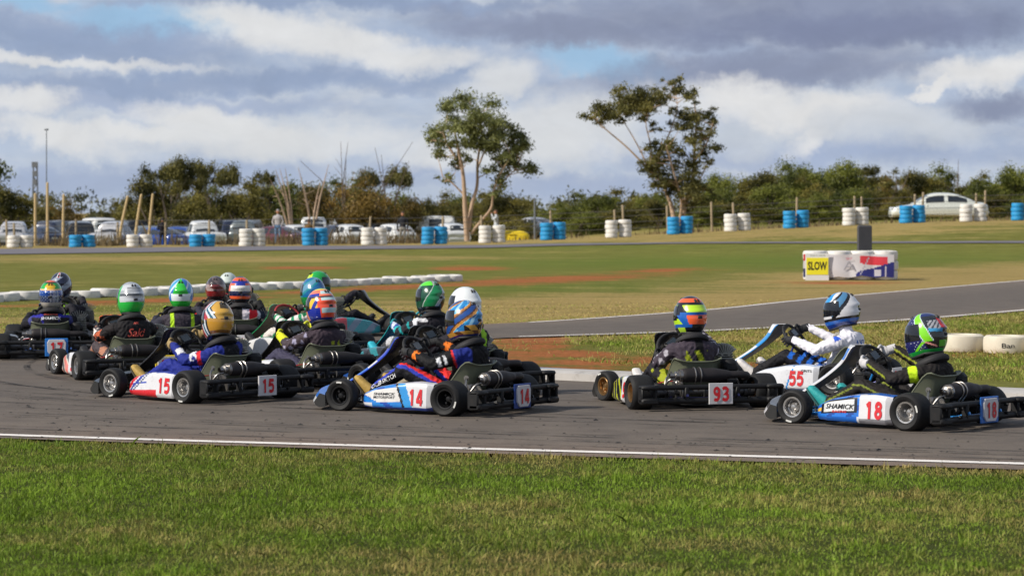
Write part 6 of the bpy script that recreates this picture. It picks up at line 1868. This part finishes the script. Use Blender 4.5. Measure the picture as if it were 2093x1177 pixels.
def car_parts(kind):
    p = PROF[kind]; st = smooth_path(p['st'], 40); rings = []
    for y_, zb, w in st:
        z0 = .24; pts = [(-w * .80, z0), (-w * .96, z0 + .1), (-w, (z0 + zb) * .5), (-w * .985, zb - .12), (-w * .93, zb - .03), (-w * .6, zb + .015), (0, zb + .03), (w * .6, zb + .015), (w * .93, zb - .03), (w * .985, zb - .12), (w, (z0 + zb) * .5), (w * .96, z0 + .1), (w * .80, z0)]
        rings.append([(a, y_, b) for a, b in pts])
    body = MB(); body.add(rings_loft(rings))
    rf = smooth_path(p['roof'], 36); rr_ = []
    for y_, zr, w in rf:
        zb = np.interp(y_, st[:, 0], st[:, 1]) - .03; wb_ = np.interp(y_, st[:, 0], st[:, 2]) * .95; zr = max(zr, zb + .015)
        pts = [(-wb_, zb), (-(w + (wb_ - w) * .25), zb + (zr - zb) * .78), (-w * .9, zr - .02), (-w * .5, zr + .01), (0, zr + .02), (w * .5, zr + .01), (w * .9, zr - .02), (w + (wb_ - w) * .25, zb + (zr - zb) * .78), (wb_, zb)]
        rr_.append([(a, y_, b) for a, b in pts])
    RR = np.array(rr_)
    cab = MB(); cab.add(grid(RR, True, True))
    wins = []
    y0, y1 = p['glassy']; ys = RR[:, 0, 1]
    def patch(js, ya, yb, ca, cb, grow):
        I = [i for i in range(len(ys)) if ya <= ys[i] <= yb]
        if len(I) < 2: return
        A = []
        for i in I:
            a, b = RR[i, js[0]], RR[i, js[1]]; A.append([a + (b - a) * ca, a + (b - a) * cb])
        A = np.array(A); off = np.array([math.copysign(grow, A[0, 0, 0]), 0, .003]); m = MB(); m.add(grid(A + off)); m.add(grid(A)); wins.append(('side_window', m))
    span = y1 - y0; mids = [y0 + span * .12, y0 + span * .48, y0 + span * .52, y0 + span * .86]
    for js in ((0, 1), (8, 7)):
        patch(js, mids[0], mids[1], .16, .97, .012); patch(js, mids[2], mids[3], .16, .97, .012)
    def endglass(nm, i0, i1):
        a, b = RR[i0], RR[i1]
        A = np.array([[a[2] * .95 + a[6] * .05, a[4] * [1, 1, 1], a[6] * .95 + a[2] * .05], [b[2] * .9 + b[6] * .1, b[4], b[6] * .9 + b[2] * .1]])
        d = np.array([0, .02 if A[0, 0, 1] > 0 else -.02, .02]); m = MB(); m.add(grid(A + d)); m.add(grid(A)); wins.append((nm, m))
    kk = int(np.argmax(RR[:, 4, 2])); hi = RR[kk, 4, 2]
    i_f = max(i for i in range(len(ys)) if RR[i, 4, 2] > hi - .12); endglass('windscreen', len(ys) - 4, i_f + 1)
    i_r = min(i for i in range(len(ys)) if RR[i, 4, 2] > hi - .14); endglass('rear_window', 2, max(i_r - 1, 3))
    ends = []
    yb = st[0][0]; yf = st[-1][0]; w = st[3][2]
    tl = MB(); tl.add(cbox((0, 0, 0), (.16, .10, .26), .02)); hl = MB(); hl.add(cbox((0, 0, 0), (.32, .16, .13), .03)); bp = MB(); bp.add(cbox((0, 0, 0), (w * 1.8, .16, .2), .05)); pl = MB(); pl.add(cbox((0, 0, 0), (.36, .02, .12), .004)); mr = MB(); mr.add(cbox((0, 0, 0), (.16, .10, .12), .03))
    zb_r = st[2][1]
    return dict(body=body.mesh('body', 40), cab=cab.mesh('cabin', 40), wins=[(n, m.mesh(n, 40, False)) for n, m in wins], tl=tl.mesh('tail_lamp'), hl=hl.mesh('head_lamp'), bp=bp.mesh('bumper'), pl=pl.mesh('plate'), mr=mr.mesh('mirror'), yb=yb, yf=yf, w=w, zb=zb_r, wb=p['wb'], st=st)
_cp = {}
_whl = [None, None]
def make_car(kind, loc, yaw, col, label, group='cars parked behind the fence', rack=False):
    if kind not in _cp: _cp[kind] = car_parts(kind)
    if _whl[0] is None: _whl[0], _whl[1] = car_wheel(), car_hub()
    q = _cp[kind]; m = car_paint(col)
    c = empty('parked_car', loc, R(yaw)); tag(c, label, 'car', group)
    obj('body', q['body'], m, c); obj('cabin', q['cab'], m, c)
    for n, me in q['wins']: obj(n, me, GLS, c)
    for s in (-1, 1):
        obj('tail_lamp', q['tl'], LAMP, c, (s * q['w'] * .86, q['yb'] + .06, q['zb'] - .12)); obj('head_lamp', q['hl'], HLAMP, c, (s * q['w'] * .66, q['yf'] - .12, .66))
        obj('mirror', q['mr'], m, c, (s * (q['w'] + .06), q['wb'][1] - .75, q['zb'] + .06))
        for y_ in q['wb']:
            wl = empty('wheel', (s * (q['w'] - .10), y_, .33), 0, c); obj('tyre', _whl[0], RUB, wl); obj('rim', _whl[1], RIMS['silver'], wl)
    obj('bumper', q['bp'], TRIMB if kind in ('ute', 'suv') else m, c, (0, q['yb'] + .02, .46)); obj('bumper', q['bp'], m, c, (0, q['yf'] - .1, .42))
    obj('number_plate', q['pl'], mat('reg_plate', S(210, 210, 200), .5), c, (0, q['yb'] - .05, .7))
    return c
def park(kind, px, d_, yaw, col, label, **k):
    x_ = X_at(px, d_); return make_car(kind, (x_, d_, float(terrain(x_, d_)) - .02), yaw, col, label, **k)
# the pale coupe on the bank, nose to the left
park('sedan', 1917, 143.5, 90, (214, 217, 208), 'pale silver sedan parked on the bank at far right', group=None)
SV, WHT, NVY, BLU, BLC, RDD, GRY = (182, 182, 186), (220, 220, 218), (34, 42, 66), (30, 66, 140), (32, 34, 38), (88, 34, 44), (96, 104, 108)
for a in (
 ('ute', 28, 176, 4, SV, 'silver ute seen from behind at the far left edge'), ('sedan', 84, 184, 30, NVY, 'navy sedan right of the silver ute'), ('suv', 118, 190, -15, NVY, 'dark navy four wheel drive behind the timber poles'), ('suv', 162, 172, 12, BLC, 'black wagon behind the first blue stacks'),
 ('ute', 233, 170, -10, SV, 'silver grey ute with red tail lamps near the leaning poles'), ('van', 196, 200, 25, WHT, 'white van behind the black wagon'), ('hatch', 300, 188, 30, GRY, 'grey hatchback behind the leaning poles'), ('sedan', 322, 172, 40, BLU, 'bright blue sedan behind the person in dark clothes'), ('sedan', 362, 176, 55, BLU, 'bright blue coupe right of the person in dark clothes'),
 ('ute', 414, 172, 20, WHT, 'white ute with roof rack behind the second blue stacks'), ('suv', 468, 192, 15, NVY, 'navy four wheel drive right of the white ute'), ('suv', 512, 186, -10, GRY, 'grey wagon behind the white stacks left of the hooded onlooker'), ('sedan', 560, 176, 50, RDD, 'dark red sedan behind the onlooker in grey hood'),
 ('hatch', 602, 182, 20, WHT, 'white hatchback right of the onlooker in grey hood'), ('van', 640, 188, 5, WHT, 'white van behind the third blue stacks'), ('sedan', 688, 184, 30, NVY, 'dark blue sedan left of centre behind the fence'), ('hatch', 712, 182, 20, WHT, 'small white car left of the fourth white stacks'), ('hatch', 800, 182, 30, WHT, 'small white car beside the onlooker in black jacket'),
 ('van', 862, 200, 85, WHT, 'white motorhome behind the fourth blue stacks'), ('hatch', 918, 186, 20, WHT, 'white car at the foot of the big gum'), ('sedan', 1088, 195, 40, SV, 'silver sedan low behind the fence right of the big gum'), ('suv', 440, 205, 10, WHT, 'white wagon deep in the car park'), ('hatch', 545, 205, 0, SV, 'silver hatchback deep in the car park'), ('sedan', 760, 195, 20, GRY, 'grey sedan behind the fourth white stacks'), ('suv', 270, 205, 20, BLC, 'black four wheel drive deep in the car park'),
 ('hatch', 60, 205, -10, WHT, 'white hatchback between the first two timber poles'), ('hatch', 385, 206, 15, WHT, 'white hatchback left of the white ute'), ('suv', 490, 212, -5, WHT, 'white four wheel drive above the third white stacks'), ('hatch', 575, 208, 10, WHT, 'small white car just behind the grey hooded onlooker'), ('ute', 667, 205, 8, WHT, 'white ute right of the third blue stacks'), ('suv', 735, 208, -8, WHT, 'white four wheel drive left of the fourth white stacks'), ('hatch', 840, 206, 12, BLU, 'blue hatchback left of the fourth blue stacks'), ('suv', 895, 210, 0, SV, 'silver wagon above the fourth blue stacks')):
    park(*a)
# yellow pod under the big gum
mb = MB(); rings = []
for z_, w_ in ((0, 1), (.15, 1.02), (.3, .97), (.42, .8), (.5, .45), (.52, .1)): rings.append(ell((0, 0, z_), .85 * w_, .4 * w_, 24, pw=3))
mb.add(rings_loft(rings)); mb.add(tube([(-.2, -.42, .3), (.15, -.42, .32)], .03, 6)); mb.add(cbox((0, 0, .03), (1.75, .85, .06), .02))
x_ = X_at(1048, 142); tag(obj('plastic_pod', mb.mesh('plastic_pod', 40), mat('yellow_plastic', S(226, 196, 30), .45), None, (x_, 142, float(terrain(x_, 142)))), 'yellow plastic pod on the grass right of the big gum', 'pod')

# ---- onlookers: standing figures
SKIN = S(176, 126, 100)
def stand(px, py_foot, d_, yaw, h, top, legs, hair, label, pose='fold'):
    x_ = X_at(px, d_); z_ = float(terrain(x_, d_)); k = h / 1.75; A = lambda *v: np.array(v, float) * k
    mb = MB(); bones = []
    def bone(nm, a, b, ra, rb): mb.add(limb(a, b, ra * k, rb * k, 12)); mb.add(ball(a, ra * k)); mb.add(ball(b, rb * k)); bones.append((nm, a, b, (ra + rb) / 2 * k))
    rings = []
    for z, w, t in ((.82, .15, .10), (.92, .17, .115), (1.05, .155, .105), (1.2, .17, .115), (1.36, .19, .115), (1.44, .15, .09), (1.48, .07, .06)): rings.append(ell(A(0, 0, z), w * k, t * k, 20, pw=2.4))
    mb.add(rings_loft(rings)); bones.append(('torso', A(0, 0, .9), A(0, 0, 1.4), .15 * k))
    bone('neck', A(0, .0, 1.44), A(0, .015, 1.55), .055, .05)
    mb.add(ball(A(0, .015, 1.635), A(.075, .095, .115), 16, 12)); mb.add(ball(A(0, .112, 1.62), A(.014, .022, .022), 8, 6)); mb.add(ball(A(0, .085, 1.57), A(.03, .02, .02), 8, 6)); bones.append(('head', A(0, .015, 1.58), A(0, .015, 1.68), .085 * k))
    for s in (-1, 1):
        mb.add(ball(A(s * .076, .01, 1.63), A(.012, .02, .03), 8, 6))
        bone('thigh', A(s * .09, 0, .88), A(s * .105, .015, .48), .088, .06); bone('shin', A(s * .105, .015, .48), A(s * .11, -.01, .09), .058, .04); bone('foot', A(s * .11, -.04, .045), A(s * .125, .15, .035), .042, .036)
        sh, el = A(s * .19, 0, 1.38), A(s * .27, .02, 1.12)
        if pose == 'fold': hd_ = A(-s * .02, .2, 1.15 + .03 * s)
        elif pose == 'pocket': hd_ = A(s * .19, .1, .93)
        elif pose == 'camera': el = A(s * .24, .16, 1.24); hd_ = A(s * .06, .24, 1.52)
        else: hd_ = A(s * .25, .05, .86)
        bone('arm', sh, el, .058, .046); bone('arm', el, hd_, .046, .034); hv = (hd_ - el) / np.linalg.norm(hd_ - el); bone('hand', hd_, hd_ + hv * .07 * k, .035, .028)
        for q in range(4): mb.add(tube([hd_ + hv * .05 * k + A(0, 0, (q - 1.5) * .018), hd_ + hv * (.13 - .012 * abs(q - 1.4)) * k + A(0, -.01, (q - 1.5) * .02)], .009 * k, 6))
        mb.add(tube([hd_ + hv * .02 * k, hd_ + hv * .06 * k + A(-s * .03, .02, .03)], .011 * k, 6))
    me = remeshed(mb, .014, 3); n = len(me.vertices); P = np.empty(n * 3, np.float32); me.vertices.foreach_get('co', P); P = P.reshape(-1, 3).astype(float)
    best = np.full(n, 1e9); who = np.zeros(n, int)
    for i, (nm, a, b, r_) in enumerate(bones):
        t, dd = seg_param(P, a, b); dd -= r_; kk = dd < best; best[kk] = dd[kk]; who[kk] = i
    cm = {'torso': top, 'arm': top, 'thigh': legs, 'shin': legs, 'foot': S(40, 38, 38), 'hand': SKIN, 'neck': SKIN, 'head': SKIN}
    cols = np.ones((n, 4), np.float32)
    for i in range(n): cols[i, :3] = cm[bones[who[i]][0]]
    cols[(P[:, 2] < .97 * k) & (P[:, 2] > .80 * k) & (np.abs(P[:, 0]) < .17 * k), :3] = legs
    at = me.color_attributes.new('Col', 'FLOAT_COLOR', 'POINT'); at.data.foreach_set('color', cols.ravel())
    o = obj('person', me, FAB, None, (x_, d_, z_), (0, 0, R(yaw))); tag(o, label, 'person')
    hb = MB(); rows = []
    for i in range(8):
        e = R(88 - i * 15); a = np.linspace(0, 2 * np.pi, 18, endpoint=False); fr = np.clip(np.sin(a), 0, 1); ee = e if i < 4 else e
        rr_ = np.cos(ee) * np.ones(18); zz = np.sin(ee) * np.ones(18); zz = np.where(fr > .3, np.maximum(zz, .35), zz)
        rows.append(np.stack([rr_ * np.cos(a) * .083, rr_ * np.sin(a) * .103 - .006, zz * .122], 1) * k)
    hb.add(grid(np.array(rows) + A(0, .012, 1.645), True, False)); obj('hair', hb.mesh('hair', 60, False), mat('hair_%d' % len(bpy.data.materials), hair, .8), o)
    return o
stand(332, 486, 150, 20, 1.72, S(36, 34, 42), S(30, 30, 36), S(40, 30, 28), 'onlooker in dark clothes with folded arms by the blue cars', 'fold')
stand(568, 490, 142, 175, 1.75, S(168, 164, 166), S(96, 124, 160), S(150, 146, 150), 'onlooker in grey hooded top and pale jeans', 'pocket')
stand(631, 490, 150, 10, 1.55, S(120, 92, 56), S(60, 54, 50), S(70, 50, 36), 'onlooker in brown coat behind the third blue stacks', 'side')
stand(823, 486, 147, 178, 1.78, S(40, 42, 50), S(150, 148, 146), S(60, 50, 44), 'onlooker in black jacket and light trousers', 'side')
stand(1014, 470, 146, 100, 1.7, S(190, 194, 200), S(120, 150, 170), S(90, 64, 48), 'onlooker in pale top beside the big gum trunk', 'camera')
# driver of the pale sedan, red sleeve at the window
xc_, dc_ = X_at(1917, 143.5), 143.5; zc_ = float(terrain(xc_, dc_))
mb = MB(); A = lambda *v: np.array(v, float)
rings = [ell(A(0, 0, z), w, t, 18) for z, w, t in ((.45, .17, .12), (.7, .16, .11), (.88, .19, .11), (.95, .1, .08), (1.0, .055, .055))]
mb.add(rings_loft(rings)); mb.add(limb(A(0, 0, .98), A(0, .02, 1.06), .055, .05)); mb.add(ball(A(0, .02, 1.14), (.075, .095, .11), 14, 10)); mb.add(ball(A(0, .115, 1.13), (.014, .02, .02)))
for s in (-1, 1): mb.add(limb(A(s * .19, 0, .88), A(s * .30, .2, .80), .06, .05)); mb.add(ball(A(s * .30, .2, .80), .05)); mb.add(limb(A(s * .30, .2, .80), A(s * .2, .42, .9), .048, .036)); mb.add(ball(A(s * .2, .43, .91), .045))
me = remeshed(mb, .016, 3); n = len(me.vertices); P = np.empty(n * 3, np.float32); me.vertices.foreach_get('co', P); P = P.reshape(-1, 3)
cols = np.ones((n, 4), np.float32); cols[:, :3] = S(200, 36, 50); cols[P[:, 2] > 1.0, :3] = SKIN; cols[(P[:, 1] > .39), :3] = SKIN
me.color_attributes.new('Col', 'FLOAT_COLOR', 'POINT').data.foreach_set('color', cols.ravel())
tag(obj('person', me, FAB, None, (xc_ + .05, dc_ - .42, zc_ + .02), (0, 0, R(90))), 'person in red top at the wheel of the pale sedan', 'person')
